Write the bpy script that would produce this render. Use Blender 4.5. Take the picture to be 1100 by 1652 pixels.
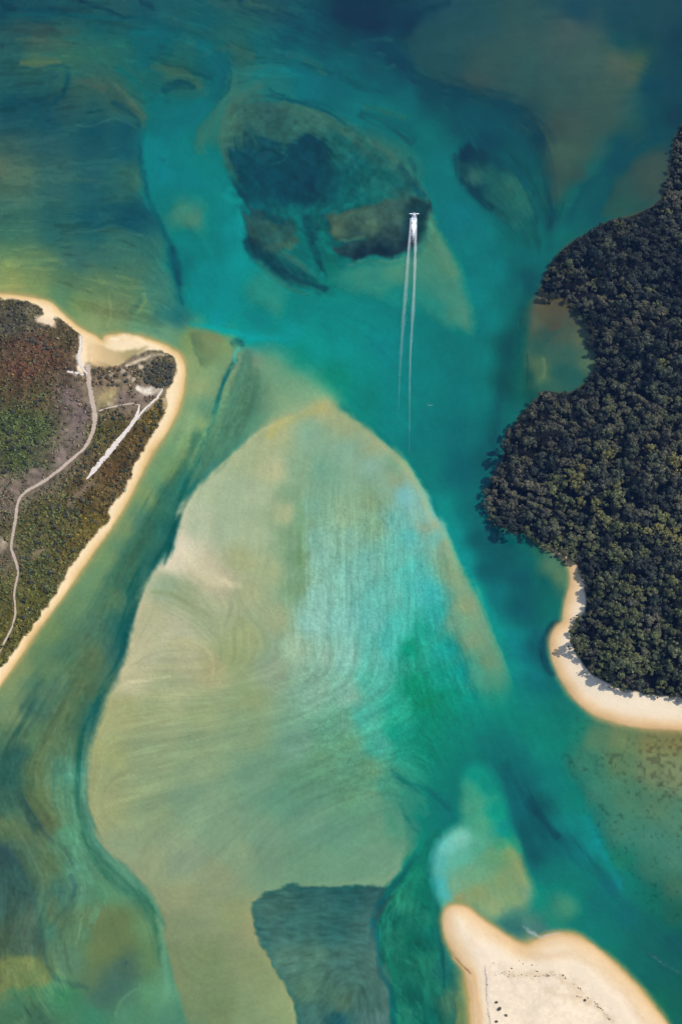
import bpy, bmesh, math, random
import numpy as np
from mathutils import Vector, Matrix
R=math.radians
# ---------------------------------------------------------------- camera, sky, sun, exposure
sc=bpy.context.scene
for o in list(bpy.data.objects): bpy.data.objects.remove(o)
TILT=34.0; DIST=920.0; VF=40.0                    # degrees from straight down, metres to the aim point, vertical field
camd=bpy.data.cameras.new('camera'); cam=bpy.data.objects.new('camera',camd); sc.collection.objects.link(cam)
camd.sensor_fit='VERTICAL'; camd.sensor_height=36; camd.lens=18/math.tan(R(VF/2))
camd.clip_start=1; camd.clip_end=20000
cam.location=(0,-DIST*math.sin(R(TILT)),DIST*math.cos(R(TILT))); cam.rotation_euler=(R(TILT),0,0)
sc.camera=cam
SUN_EL,SUN_AZ=48.0,14.0                           # azimuth counted from +x towards +y
w=bpy.data.worlds.new('World'); sc.world=w; w.use_nodes=True
nt=w.node_tree; nt.nodes.clear()
sky=nt.nodes.new('ShaderNodeTexSky'); sky.sky_type='NISHITA'; sky.sun_disc=False
sky.sun_elevation=R(SUN_EL); sky.sun_rotation=R(90-SUN_AZ); sky.altitude=100
bg=nt.nodes.new('ShaderNodeBackground'); bg.inputs[1].default_value=.125
ow=nt.nodes.new('ShaderNodeOutputWorld'); nt.links.new(sky.outputs[0],bg.inputs[0]); nt.links.new(bg.outputs[0],ow.inputs[0])
sd=bpy.data.lights.new('sun','SUN'); sd.energy=3.23; sd.angle=R(.5); sd.color=(1,.95,.87)
sun=bpy.data.objects.new('sun',sd); sc.collection.objects.link(sun)
sdir=Vector((math.cos(R(SUN_EL))*math.cos(R(SUN_AZ)),math.cos(R(SUN_EL))*math.sin(R(SUN_AZ)),math.sin(R(SUN_EL))))
sun.rotation_euler=sdir.to_track_quat('Z','Y').to_euler()
sc.view_settings.view_transform='Standard'; sc.view_settings.look='None'; sc.view_settings.gamma=1
sc.view_settings.use_curve_mapping=False; sc.view_settings.exposure=.35
sc.cycles.max_bounces=6; sc.cycles.diffuse_bounces=2; sc.cycles.glossy_bounces=2; sc.cycles.transparent_max_bounces=16
sc.cycles.volume_bounces=0; sc.cycles.use_denoising=True; sc.cycles.use_adaptive_sampling=True; sc.cycles.adaptive_threshold=.02
# ---------------------------------------------------------------- chart of the estuary (plan of bed tones and depths)
U0,U1,V0,V1,ST = -120,1222,-100,1762,2.0
NU=int((U1-U0)/ST)+1; NV=int((V1-V0)/ST)+1
gu=U0+ST*np.arange(NU); gv=V0+ST*np.arange(NV)
GU,GV=np.meshgrid(gu,gv)                      # (NV,NU)
rng=np.random.default_rng(7)

def vnoise(x,y,seed=0):
    xi=np.floor(x).astype(np.int64); yi=np.floor(y).astype(np.int64)
    fx=x-xi; fy=y-yi
    fx=fx*fx*fx*(fx*(fx*6-15)+10); fy=fy*fy*fy*(fy*(fy*6-15)+10)
    def h(a,b):
        n=(a*374761393+b*668265263+seed*974711)&0xffffffff
        n=((n^(n>>13))*1274126177)&0xffffffff
        n=(n^(n>>16))&0xffff
        return n/32767.5-1
    a=h(xi,yi);b=h(xi+1,yi);c=h(xi,yi+1);d=h(xi+1,yi+1)
    return (a*(1-fx)+b*fx)*(1-fy)+(c*(1-fx)+d*fx)*fy
def fbm(x,y,s,o=4,seed=0,g=.5):
    r=0;a=1;t=0
    for k in range(o):
        r=r+a*vnoise(x/s+k*17.3,y/s-k*9.7,seed+k); t+=a; a*=g; s*=.5
    return r/t
def sm(x,a,b):
    t=np.clip((x-a)/(b-a+1e-9),0,1); return t*t*(3-2*t)
def blur(a,r):
    # three box passes
    r=max(1,int(r/ST))
    for ax in (0,1):
        for _ in range(3):
            p=[(0,0)]*a.ndim; p[ax]=(r+1,r)
            c=np.cumsum(np.pad(a,p,mode='edge'),axis=ax)
            n=a.shape[ax]
            hi=np.take(c,np.arange(2*r+1,2*r+1+n),axis=ax); lo=np.take(c,np.arange(0,n),axis=ax)
            a=(hi-lo)/(2*r+1)
    return a
def spline(P,closed=False,n=5):
    P=np.array(P,float); m=len(P); out=[]
    for i in range(m if closed else m-1):
        if closed: a,b,c,d=P[(i-1)%m],P[i],P[(i+1)%m],P[(i+2)%m]
        else: a,b,c,d=P[max(i-1,0)],P[i],P[i+1],P[min(i+2,m-1)]
        for k in range(n):
            t=k/n
            out.append(.5*(2*b+(c-a)*t+(2*a-5*b+4*c-d)*t*t+(3*b-a-3*c+d)*t**3))
    if not closed: out.append(P[-1])
    return np.array(out)
# warped lookup coordinates: make every drawn edge a little irregular
WU=GU+fbm(GU,GV,46,3,11)*5+fbm(GU,GV,9,2,12)*2.0
WV=GV+fbm(GU,GV,46,3,13)*5+fbm(GU,GV,9,2,14)*2.0
def bbox(P,m):
    i0=max(0,int((P[:,0].min()-m-U0)/ST)); i1=min(NU,int((P[:,0].max()+m-U0)/ST)+2)
    j0=max(0,int((P[:,1].min()-m-V0)/ST)); j1=min(NV,int((P[:,1].max()+m-V0)/ST)+2)
    return slice(j0,j1),slice(i0,i1)
def segdist(x,y,P,closed=False):
    best=np.full(x.shape,1e9); tt=np.zeros(x.shape); n=len(P)
    m=n if closed else n-1
    for i in range(m):
        a=P[i];b=P[(i+1)%n]; e=b-a; l=e@e+1e-9
        t=np.clip(((x-a[0])*e[0]+(y-a[1])*e[1])/l,0,1)
        d=(x-a[0]-t*e[0])**2+(y-a[1]-t*e[1])**2
        k=d<best; best=np.where(k,d,best); tt=np.where(k,(i+t)/m,tt)
    return np.sqrt(best),tt
def inside(x,y,P):
    r=np.zeros(x.shape,bool); n=len(P)
    for i in range(n):
        a=P[i];b=P[(i+1)%n]
        if a[1]==b[1]: continue
        c=((a[1]>y)!=(b[1]>y))&(x<(b[0]-a[0])*(y-a[1])/(b[1]-a[1])+a[0])
        r^=c
    return r
def sdist(P,marg=80,smooth=True,warp=1.0):
    """signed distance (positive inside) in the window of a closed outline"""
    Q=spline(P,True,4) if smooth else np.array(P,float)
    w=bbox(Q,marg)
    x=GU[w]+(WU[w]-GU[w])*warp; y=GV[w]+(WV[w]-GV[w])*warp
    d,_=segdist(x,y,Q,True)
    return w,np.where(inside(x,y,Q),d,-d)
def idw(pts,w,p=3.0,eps=60):
    pts=np.array(pts,float); x=WU[w];y=WV[w]
    q=3; xs=x[::q,::q];ys=y[::q,::q]
    num=np.zeros(xs.shape+(pts.shape[1]-2,)); den=np.zeros(xs.shape)
    for k3 in pts:
        d2=(xs-k3[0])**2+(ys-k3[1])**2+eps
        k=1/(d2*np.sqrt(d2)) if p<=3.2 else 1/(d2*d2*d2)**.575
        num+=k[...,None]*k3[2:]; den+=k
    f=num/den[...,None]
    jj=np.arange(x.shape[0])/q; ii=np.arange(x.shape[1])/q
    j=np.minimum(jj.astype(int),f.shape[0]-1); i=np.minimum(ii.astype(int),f.shape[1]-1)
    j1=np.minimum(j+1,f.shape[0]-1); i1=np.minimum(i+1,f.shape[1]-1)
    fj=(jj-j)[:,None,None]; fi=(ii-i)[None,:,None]
    a=f[j][:,i]*(1-fi)+f[j][:,i1]*fi; b=f[j1][:,i]*(1-fi)+f[j1][:,i1]*fi
    return a*(1-fj)+b*fj
ALL=(slice(0,NV),slice(0,NU))
def mixin(C,w,col,a):
    C[w]=C[w]*(1-a[...,None])+np.asarray(col,float)*a[...,None]
def poly(C,P,col,so=6,si=6,alpha=1,pts=None,warp=1.0,streak=0,p=3.0):
    """lay a tone inside an outline; so / si: width of the soft edge outside / inside"""
    w,d=sdist(P,max(so,10)+12,warp=warp)
    if streak: d=d+streak*L2[w]
    a=sm(d,-so,si)*alpha
    if pts is not None:
        col=idw(pts,w,p)
    mixin(C,w,col,a)
    return w,d
STRENGTH=.8
def stroke(C,P,width,col,soft=.6,alpha=1,col2=None,streak=0,warp=1.0,taper=True):
    """a band along a line; width may be a list along its length; soft is the soft share of the half width"""
    Q=spline(P); wd=np.atleast_1d(np.array(width,float))
    w=bbox(Q,wd.max()*1.3+12)
    x=GU[w]+(WU[w]-GU[w])*warp; y=GV[w]+(WV[w]-GV[w])*warp
    d,t=segdist(x,y,Q)
    hw=np.interp(t,np.linspace(0,1,len(wd)),wd)
    if streak: d=d+streak*L2[w]
    a=np.exp(-1.25*(np.maximum(d,0)/hw)**(2.0+2.2*(1-soft)))*np.clip(.80+.25*np.clip(L3[w],-1,.6)+.13*L4[w],0,1.05)
    al=np.interp(t,np.linspace(0,1,np.size(alpha)),np.atleast_1d(alpha)) if np.size(alpha)>1 else alpha
    if taper: a=a*sm(t,0,.08)*sm(1-t,0,.08)
    c=np.asarray(col,float)
    if col2 is not None: c=c+(np.asarray(col2,float)-c)*t[...,None]
    mixin(C,w,c,a*al*STRENGTH)
# ---- currents: bed streaks follow these lines
GUIDES=[
 [(240,190),(225,240),(240,330),(285,440),(310,515),(420,545),(530,630),(650,735),(720,850),(760,960),(820,1120),(900,1300),(1000,1440),(1110,1560)],
 [(330,150),(300,230),(330,300),(390,350),(380,420),(430,490),(560,500),(640,560),(720,700),(770,860),(830,1000),(880,1150),(960,1300),(1090,1450)],
 [(395,560),(370,620),(330,720),(290,800),(240,900),(200,980),(180,1060),(140,1130),(130,1230),(135,1330),(190,1400),(250,1480),(265,1560),(240,1652)],
 [(298,600),(270,690),(215,790),(110,950),(-40,1150)],
 [(170,1000),(90,1120),(20,1250),(60,1330),(110,1420),(70,1500),(90,1590),(150,1652)],
 [(520,650),(490,760),(482,900),(485,1010)],[(560,680),(545,800),(540,1000)],[(640,760),(650,900),(640,1050)],[(690,830),(690,960),(720,1080),(760,1160)],
 [(440,690),(420,800),(400,930),(350,1020)],[(300,890),(350,940),(420,990)],[(230,1090),(330,1085),(360,1050),(320,1000),(260,970)],
 [(205,1110),(300,1110),(380,1120)],[(180,1180),(300,1160),(420,1130)],
 [(640,1150),(520,1220),(400,1270),(280,1340),(230,1410)],[(620,1230),(500,1280),(420,1340),(380,1420)],[(620,1330),(540,1370),(470,1420)],
 [(600,1180),(480,1220),(330,1260),(180,1290)],[(280,1480),(330,1470),(400,1480)],[(270,1560),(320,1600),(400,1580)],
 [(420,1440),(520,1450),(620,1440)],[(420,1490),(520,1485),(600,1480)],[(440,1560),(520,1545),(610,1560)],[(490,1640),(520,1600),(540,1560)],
 [(660,1380),(612,1460),(612,1540),(632,1652)],[(700,1440),(715,1540),(740,1652)],
 [(640,1250),(690,1290),(725,1310)],[(740,1240),(745,1320),(735,1340)],[(790,1240),(830,1340),(870,1440)],[(880,1300),(940,1370),(1010,1450),(1090,1530)],
 [(-80,20),(200,35),(330,70),(362,130),(330,170),(250,210)],[(-80,80),(130,80),(260,120),(360,130)],[(-80,130),(100,130),(200,170),(245,210)],
 [(-80,180),(60,170),(105,120)],[(130,120),(180,150),(225,190)],[(-80,240),(100,220),(220,200)],[(-80,290),(80,290),(220,280)],
 [(300,-40),(420,10),(540,60),(620,120),(700,180),(735,260),(700,340),(760,420),(800,520),(790,620)],
 [(360,130),(430,120),(520,130),(600,160),(690,200)],[(380,160),(470,165),(560,200),(640,260),(690,330)],
 [(360,180),(355,260),(400,330),(440,420),(530,480)],[(420,200),(500,210),(550,270),(500,340)],[(540,200),(620,240),(670,290)],
 [(620,90),(660,130),(760,160),(830,180),(875,240),(885,340),(870,420)],[(640,60),(720,20),(850,-30)],[(740,250),(760,310),(820,360),(860,400)],
 [(800,230),(860,300),(880,370),(870,430)],[(900,370),(960,300),(1030,240),(1100,190)],[(820,130),(920,130),(1000,120)],[(880,80),(960,70),(1080,120)],
 [(-80,340),(130,345),(240,335)],[(-80,400),(100,385),(200,370),(270,420)],[(-80,460),(60,455),(180,490),(240,470)],[(180,470),(230,500),(300,530)],
 [(530,380),(600,390),(690,340)],[(550,420),(660,470),(740,560)],[(700,340),(740,420),(760,520)],
 [(870,470),(840,560),(825,650)],[(930,1150),(1000,1200),(1110,1230)],[(900,1200),(980,1330),(1100,1430)],
 [(870,890),(900,950),(890,1030),(930,1130),(1000,1170),(1110,1178)],
]
def flowfield():
    s=10; x,y=GU[::s//2,::s//2],GV[::s//2,::s//2]
    cx=np.zeros(x.shape);cy=np.zeros(x.shape)
    for G in GUIDES:
        Q=spline(G,n=3)
        for i in range(len(Q)-1):
            a,b=Q[i],Q[i+1]; e=b-a; l=np.hypot(*e)+1e-9; m=(a+b)/2
            th=2*np.arctan2(e[1],e[0]); k=l/((x-m[0])**2+(y-m[1])**2+150)**1.6
            cx+=k*np.cos(th);cy+=k*np.sin(th)
    th=np.arctan2(cy,cx)/2
    # back to full grid through nearest double-angle upsample + blur
    big=lambda a: blur(np.repeat(np.repeat(a,s//2,0),s//2,1)[:NV,:NU],12)
    pad=lambda a: np.pad(a,((0,max(0,NV-a.shape[0])),(0,max(0,NU-a.shape[1]))),mode='edge')
    c2=pad(big(np.cos(2*th)));s2=pad(big(np.sin(2*th)))
    th=np.arctan2(s2,c2)/2
    return np.cos(th),np.sin(th)
FX,FY=flowfield()
def lic(noise,steps,h=1.0):
    """smear noise along the current (grid units)"""
    acc=noise.copy();tot=1.0
    J,I=np.meshgrid(np.arange(NV),np.arange(NU),indexing='ij')
    for sg in (1,-1):
        x=I.astype(float);y=J.astype(float);px=FX*sg;py=FY*sg
        for k in range(steps):
            x=np.clip(x+px*h,0,NU-1);y=np.clip(y+py*h,0,NV-1)
            i=np.rint(x).astype(np.int32);j=np.rint(y).astype(np.int32)
            fx=FX[j,i];fy=FY[j,i]; s=np.where(fx*px+fy*py<0,-1,1)
            px=fx*s;py=fy*s
            wgt=.5+.5*np.cos(np.pi*(k+1)/(steps+1))
            acc+=wgt*noise[j,i];tot+=wgt
    acc/=np.sqrt(tot)
    acc-=acc.mean(); return np.clip(acc/(acc.std()+1e-9),-2.6,2.6)
L1=lic(rng.standard_normal((NV,NU)),14)                                   # fine thread-like streaks
L2=lic(vnoise(GU/7,GV/7,31)+.6*vnoise(GU/3.5,GV/3.5,35),22,1.3)           # medium
L4=lic(vnoise(GU/4.2,GV/4.2,41)+.8*vnoise(GU/2.2,GV/2.2,42),5,1.0)               # grainy, short: tufts of weed
L3=lic(vnoise(GU/22,GV/22,32)+.7*vnoise(GU/11,GV/11,33),34,1.6)           # broad
# ---- base tones, read off as (u, v, r, g, b)
BASE=[  # upper part darker: the dimmer light up there is put into the bed tones
(-100,0,20,72,82),(-100,300,70,98,85),(-100,450,135,150,100),(-100,1200,70,115,95),(-100,1500,60,100,90),(-100,1650,70,125,95),(-100,1750,60,115,90),
(300,-90,20,75,82),(600,-90,5,45,62),(900,-90,30,70,78),(1150,-90,22,64,72),(1200,150,15,65,75),(1200,1250,105,135,95),(1200,1400,60,125,105),(1200,1550,5,95,95),(1200,1740,5,90,88),
(0,10,18,72,82),(60,20,22,78,85),(120,15,28,82,85),(190,12,38,88,88),(230,22,25,85,90),(280,30,30,92,92),(330,40,20,95,98),(400,40,32,92,88),(440,20,32,82,85),(400,5,45,90,85),
(30,45,40,82,80),(60,60,62,92,80),(110,60,50,95,85),(160,45,25,92,92),(220,60,22,100,100),(260,60,10,102,105),(310,60,35,100,95),(350,80,25,100,100),(420,70,20,100,102),(470,60,10,80,90),(520,70,10,78,88),
(20,90,42,90,85),(60,100,70,105,82),(110,95,62,105,82),(160,90,52,105,90),(200,80,40,102,92),(240,95,15,98,100),(280,100,35,105,95),(330,110,15,98,100),(360,75,38,100,92),(390,90,45,98,88),(430,95,25,105,105),(490,100,12,105,110),(540,110,8,98,105),
(10,130,40,92,90),(60,125,40,92,88),(110,120,45,98,88),(130,150,52,92,82),(160,140,58,95,82),(190,150,55,92,80),(220,130,35,105,95),(250,140,25,100,95),(280,120,60,105,88),(310,130,40,100,92),(350,130,10,95,100),(400,140,45,115,108),(450,140,35,115,110),(500,140,8,115,120),(560,140,5,105,110),
(20,165,22,78,85),(60,170,22,78,85),(110,175,42,85,85),(150,180,38,90,88),(190,170,48,90,82),(215,180,55,98,85),(250,170,10,112,112),(300,190,5,120,122),(350,160,55,120,105),(330,200,45,120,108),(350,220,48,120,105),(380,150,62,115,100),
(20,200,32,80,85),(80,200,28,82,90),(150,210,22,80,90),(200,210,20,85,95),(20,240,58,92,85),(80,240,45,88,88),(140,240,30,85,92),(200,250,20,88,98),
(0,270,78,100,80),(40,280,72,102,85),(100,270,52,95,90),(150,270,38,92,95),(200,270,52,105,95),(220,290,58,110,98),(20,310,72,105,88),(90,310,52,98,92),(150,310,35,92,95),(200,320,45,100,95),(215,340,20,82,92),
(20,345,58,102,88),(90,350,42,95,90),(150,350,28,88,95),(210,350,20,80,92),(240,350,25,88,98),(20,380,65,112,92),(90,380,48,102,95),(150,385,38,98,98),(200,390,58,112,100),(240,400,50,110,100),
(20,410,95,128,88),(70,420,85,120,88),(120,420,60,105,95),(170,420,62,108,95),(220,430,70,115,95),(255,450,60,118,105),(15,440,130,148,92),(60,445,115,138,90),(110,450,85,120,88),(160,455,95,125,88),(210,460,88,122,88),(250,480,72,125,105),
(20,460,140,150,92),(60,470,125,145,92),(100,480,95,135,98),(130,490,120,145,92),(165,500,125,142,95),(200,490,105,128,90),(230,500,100,140,100),(265,505,55,122,112),(150,520,135,155,105),(190,520,122,145,102),(230,530,105,150,115),(270,535,105,150,118),(285,510,35,110,110),
(310,545,125,150,95),(330,560,125,145,98),(360,560,125,150,100),(310,580,140,160,110),(320,620,150,165,115),(310,680,135,165,120),(340,600,130,160,115),(360,610,115,150,115),(300,720,125,160,115),(270,760,115,150,105),(240,800,125,150,100),(340,660,100,150,120),
(400,590,125,145,120),(410,640,105,140,112),(440,600,110,155,122),(480,620,118,160,124),(440,640,118,152,118),(470,650,140,170,130),(510,640,135,175,135),(400,680,95,145,115),(380,720,85,140,118),(340,760,75,135,118),
(300,780,40,115,110),(270,800,60,125,115),(240,850,70,120,105),(260,850,40,112,108),(200,850,120,145,100),(210,900,80,122,98),(240,900,48,106,98),(170,900,115,145,100),(150,940,110,145,105),(180,960,78,120,95),(210,950,60,110,96),(120,980,105,138,98),(150,1010,75,118,100),(190,1010,50,105,98),
(80,1020,110,138,92),(110,1050,75,118,95),(150,1060,85,115,88),(185,1050,60,108,98),(40,1080,120,140,95),(70,1080,95,130,95),(20,1110,120,142,100),(50,1110,95,132,102),(90,1110,72,112,95),(140,1100,80,115,88),(20,1150,110,138,105),(60,1140,65,108,95),(110,1150,80,118,92),(140,1160,55,110,98),
(20,1190,80,118,95),(60,1190,80,118,90),(100,1200,85,122,95),(30,1220,45,92,88),(15,1250,45,95,88),(60,1240,85,118,88),(95,1240,75,125,108),(115,1250,80,150,132),(60,1290,88,118,88),(100,1290,80,130,108),(10,1300,55,98,88),(75,1330,90,115,88),(110,1350,85,150,125),(40,1340,85,115,90),(15,1340,80,112,85),
(10,1380,50,88,92),(40,1370,70,105,88),(80,1400,85,118,90),(120,1400,80,140,120),(60,1420,72,108,90),(10,1430,52,95,92),(30,1460,62,98,90),(20,1510,68,100,85),(50,1520,65,98,88),(90,1440,65,115,105),(130,1440,80,135,115),(170,1440,78,135,108),(80,1500,68,120,105),(100,1490,82,118,95),
(200,1430,90,145,118),(160,1480,98,126,92),(190,1490,92,118,84),(200,1530,98,122,80),(160,1530,105,130,88),(130,1510,85,128,100),(230,1500,95,140,105),(110,1550,85,130,110),(150,1580,85,120,95),(200,1560,70,105,92),(230,1550,90,130,95),(195,1590,65,112,102),(160,1610,65,115,102),(240,1600,85,145,115),(270,1600,95,150,118),(280,1640,80,135,108),
(10,1560,105,125,85),(40,1555,105,125,85),(70,1565,95,125,88),(10,1590,110,132,92),(50,1590,85,130,95),(90,1590,80,140,110),(30,1620,65,118,95),(100,1610,60,130,100),(150,1640,60,130,108),(60,1640,60,105,88),(20,1650,65,112,88),(210,1640,75,135,112),
# main channel
(250,230,0,128,130),(290,240,0,128,125),(330,250,5,128,125),(260,280,0,130,135),(300,300,0,128,130),(350,290,5,128,125),(250,330,15,120,120),(290,345,70,132,112),(310,350,75,130,110),(350,350,5,128,125),(370,320,5,130,128),(380,370,0,138,138),(300,390,0,125,122),(340,400,0,128,125),(290,430,5,115,115),(330,440,0,135,135),(380,430,0,145,145),(320,480,0,138,138),(370,480,0,142,142),(420,470,40,140,128),(440,490,45,142,128),(420,510,0,132,130),(480,500,0,130,125),(350,515,0,145,148),(400,535,0,148,145),(470,535,0,148,145),(510,560,0,148,142),(490,575,20,140,122),(540,520,0,135,130),(560,560,0,142,138),(590,600,0,138,132),(540,610,10,135,115),(590,650,0,130,120),(620,560,0,135,135),(640,620,0,132,130),(640,680,0,132,128),(690,620,0,128,125),(690,700,0,118,118),(740,640,0,118,118),(740,700,0,108,112),(690,760,0,122,118),(740,760,0,100,108),(760,700,0,112,112),
(560,300,10,110,105),(600,280,5,112,110),(640,200,5,112,112),(690,220,0,112,110),(720,270,0,118,118),(700,320,0,118,118),(740,350,0,120,125),(780,380,0,122,122),(800,430,0,125,125),(770,470,0,130,128),(790,520,0,125,122),(780,580,0,122,118),(790,640,0,118,115),(770,640,0,120,118),(780,740,0,95,100),
(620,180,10,115,112),(580,170,5,118,118),(660,160,5,105,108),(600,150,8,105,108),(560,110,10,98,102),(620,130,8,90,98),
(540,230,30,100,98),(600,240,60,105,92),(620,265,72,118,100),(650,280,45,115,105),(570,260,35,112,108),(540,260,25,100,100),
(550,340,30,110,105),(600,320,35,115,102),(640,310,55,108,98),
# top right
(560,20,8,52,70),(600,40,3,46,66),(640,20,15,60,75),(660,40,10,52,70),(560,60,15,70,80),(610,80,8,70,85),(600,110,20,85,92),(650,100,8,68,82),(690,60,32,75,82),(740,30,35,78,85),(800,20,35,80,82),(860,20,35,78,80),(930,20,28,72,82),(1000,30,25,72,80),(1060,30,30,72,78),(1090,60,18,62,72),(1090,90,20,66,76),
(680,90,35,82,85),(720,80,45,88,85),(780,70,55,88,82),(840,60,58,90,82),(920,50,75,88,85),(950,60,60,85,80),(1000,70,25,78,80),(1040,60,22,70,75),
(700,110,30,78,82),(760,110,50,82,78),(820,100,55,88,82),(880,100,60,90,85),(940,100,65,92,82),(990,95,75,95,78),(1030,95,55,90,70),(1060,110,22,72,78),
(770,130,60,80,75),(720,130,30,75,80),(840,130,45,85,85),(900,130,52,88,82),(960,130,62,92,82),(1010,130,70,92,78),(1050,140,10,70,82),(1090,140,20,68,80),
(690,150,8,72,82),(740,150,10,72,82),(800,145,40,82,82),(820,175,10,72,82),(860,160,45,80,78),(900,170,58,85,75),(960,165,60,90,80),(1010,165,45,88,85),(1050,180,15,75,82),(1090,190,10,60,72),
(760,190,5,80,90),(800,200,5,78,88),(850,200,30,75,78),(890,200,62,85,75),(940,205,62,82,75),(980,200,55,85,78),(1020,200,40,85,80),(1060,210,12,75,82),
(790,230,0,70,85),(840,230,10,80,88),(870,220,15,62,72),(900,235,65,92,78),(940,240,68,98,80),(970,240,45,92,88),(1000,235,15,78,85),(1040,225,25,78,80),
(820,260,0,85,90),(850,260,5,85,90),(895,270,55,80,72),(930,280,55,82,72),(960,270,25,95,92),(990,260,5,75,85),(1030,265,50,80,75),(1060,260,55,78,72),(1050,290,62,82,72),(1020,300,55,82,72),(1000,310,30,85,80),
(870,300,15,95,92),(900,310,55,88,78),(920,320,20,98,92),(950,310,5,90,92),(980,310,5,85,90),(960,340,5,85,92),(1000,335,45,88,78),(930,350,5,98,98),(890,360,5,78,85),(870,370,5,108,105),(855,330,15,88,88),(905,375,15,108,102),(870,410,0,105,105),(840,420,0,105,105),(830,470,0,110,108),(850,450,0,85,90),
(760,400,0,125,122),(815,400,0,112,110),(830,380,10,100,95),
# right shore and lower right
(820,560,0,85,85),(815,620,0,85,82),(850,560,25,100,88),(840,610,15,95,85),(870,500,70,95,75),(870,560,60,98,80),(900,560,50,95,85),(920,600,30,95,88),
(720,820,0,135,130),(760,820,0,110,110),(730,860,0,140,138),(770,870,0,98,102),(820,890,0,95,98),(850,900,0,105,105),(870,890,40,110,92),(885,910,85,130,100),(750,900,0,140,138),(790,920,0,95,102),(840,930,0,90,98),(880,940,5,98,98),(900,930,90,130,95),(770,960,0,135,128),(800,960,0,115,120),(840,980,0,92,100),(880,980,10,112,105),(800,1020,0,135,128),(830,1030,0,130,130),(860,1050,0,100,108),(830,1080,0,135,132),(860,1100,0,115,118),(890,1100,0,112,112),(910,1130,20,122,110),(850,1130,0,130,122),(800,1140,10,142,125),(850,1180,5,130,115),(900,1180,0,125,112),(930,1180,25,130,110),(960,1190,85,130,98),(1000,1190,110,132,90),(1050,1195,125,128,82),(1090,1190,130,128,80),(1000,1230,95,130,92),(1050,1240,118,134,96),(1090,1250,122,136,98),(950,1230,55,128,105),(960,1280,60,130,108),(1010,1290,75,128,100),(1060,1300,85,128,98),(1090,1320,80,130,105),(1000,1340,65,130,108),(1050,1350,68,132,112),(1090,1380,70,128,108),(1050,1400,55,122,102),(1000,1390,25,125,102),(1090,1430,60,115,92),(1050,1450,15,110,95),(1090,1480,25,100,85),(1010,1430,5,120,108),
(760,1190,0,125,115),(720,1190,5,128,112),(800,1200,0,105,105),(830,1220,0,105,108),(870,1210,0,130,118),(850,1260,0,105,108),(890,1260,0,122,118),(930,1290,0,125,115),(920,1330,0,128,125),(870,1300,0,90,95),(830,1310,0,105,110),(900,1360,0,105,108),(950,1370,0,132,132),(850,1340,0,92,98),(870,1380,0,90,95),(890,1410,0,118,112),(930,1430,0,120,112),(970,1400,0,118,112),(990,1430,0,112,118),(960,1460,0,108,108),(1010,1470,0,105,108),(1050,1500,0,98,95),(1090,1520,0,90,92),(870,1450,20,130,115),(910,1460,60,140,115),(890,1490,30,130,112),(940,1500,5,118,110),(980,1510,0,110,105),(1020,1540,0,100,95),(1060,1570,0,95,92),(1090,1610,0,92,85),(1060,1620,20,105,85),(980,1540,0,112,100),(850,1490,75,135,115),(840,1500,40,105,105),(870,1500,60,115,112),(850,1515,120,150,120),
(680,1260,20,130,115),(650,1260,10,118,108),(640,1300,60,140,118),(690,1310,5,120,110),(720,1270,0,118,110),(720,1310,0,115,112),(660,1340,60,135,115),(690,1350,5,125,112),(640,1360,95,145,115),(670,1400,15,125,108),(660,1450,35,135,110),(690,1460,15,125,105),(650,1490,20,118,98),(690,1500,25,130,108),(640,1540,20,112,98),(670,1540,15,108,92),(690,1560,30,130,108),(660,1590,15,108,95),(690,1600,25,125,108),(650,1640,25,120,105),(690,1640,15,110,98),(715,1540,40,125,115),(725,1600,60,120,105),(735,1640,105,135,90),(745,1600,125,150,100),(700,1580,30,130,112),
]
C=idw(BASE,ALL,3.4,90)
C=blur(C,5)
# ---- weed, drift and scour streaks in the bed everywhere: tone follows the smeared noise
def region(P,so=20,si=20):
    m=np.zeros((NV,NU)); w,d=sdist(P,so+15); m[w]=sm(d,-so,si); return m
# big olive shoal at the upper right, cut by the dark channel along its foot
poly(C,[(655,62),(700,28),(760,4),(850,-12),(905,28),(942,48),(988,74),(1035,91),(1046,103),(1028,126),(1014,150),(1004,190),(986,215),(960,246),(938,268),(915,305),(893,305),(888,262),(874,228),(852,196),(816,170),(770,150),(720,142),(682,122),(661,95)],0,14,26,.75,
 pts=[(690,60,35,78,82),(720,110,36,78,80),(760,40,40,80,82),(790,110,54,84,78),(770,135,58,80,74),(850,40,56,86,80),(850,110,54,88,82),(900,70,64,88,82),(900,150,56,87,79),(950,100,64,92,82),(1000,100,76,94,78),(1030,100,84,96,70),(1000,150,66,90,78),(930,200,63,86,75),(905,250,66,94,78),(860,180,44,78,76),(895,295,58,84,74),(960,200,58,86,76),(900,205,58,78,70)],streak=3)
poly(C,[(985,305),(1008,278),(1046,252),(1078,250),(1078,300),(1044,325),(1004,340),(968,352)],0,6,8,.8,pts=[(1000,300,48,82,76),(1040,270,58,80,72),(1060,290,62,82,72),(1000,335,42,86,76)])
stroke(C,[(905,372),(940,312),(985,268),(1030,240),(1095,205)],[9,12,13,11,9],(4,78,88),.9,.75,streak=3)
stroke(C,[(898,365),(915,335),(935,300)],[6,8,5],(24,104,98),.9,.6)
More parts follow.
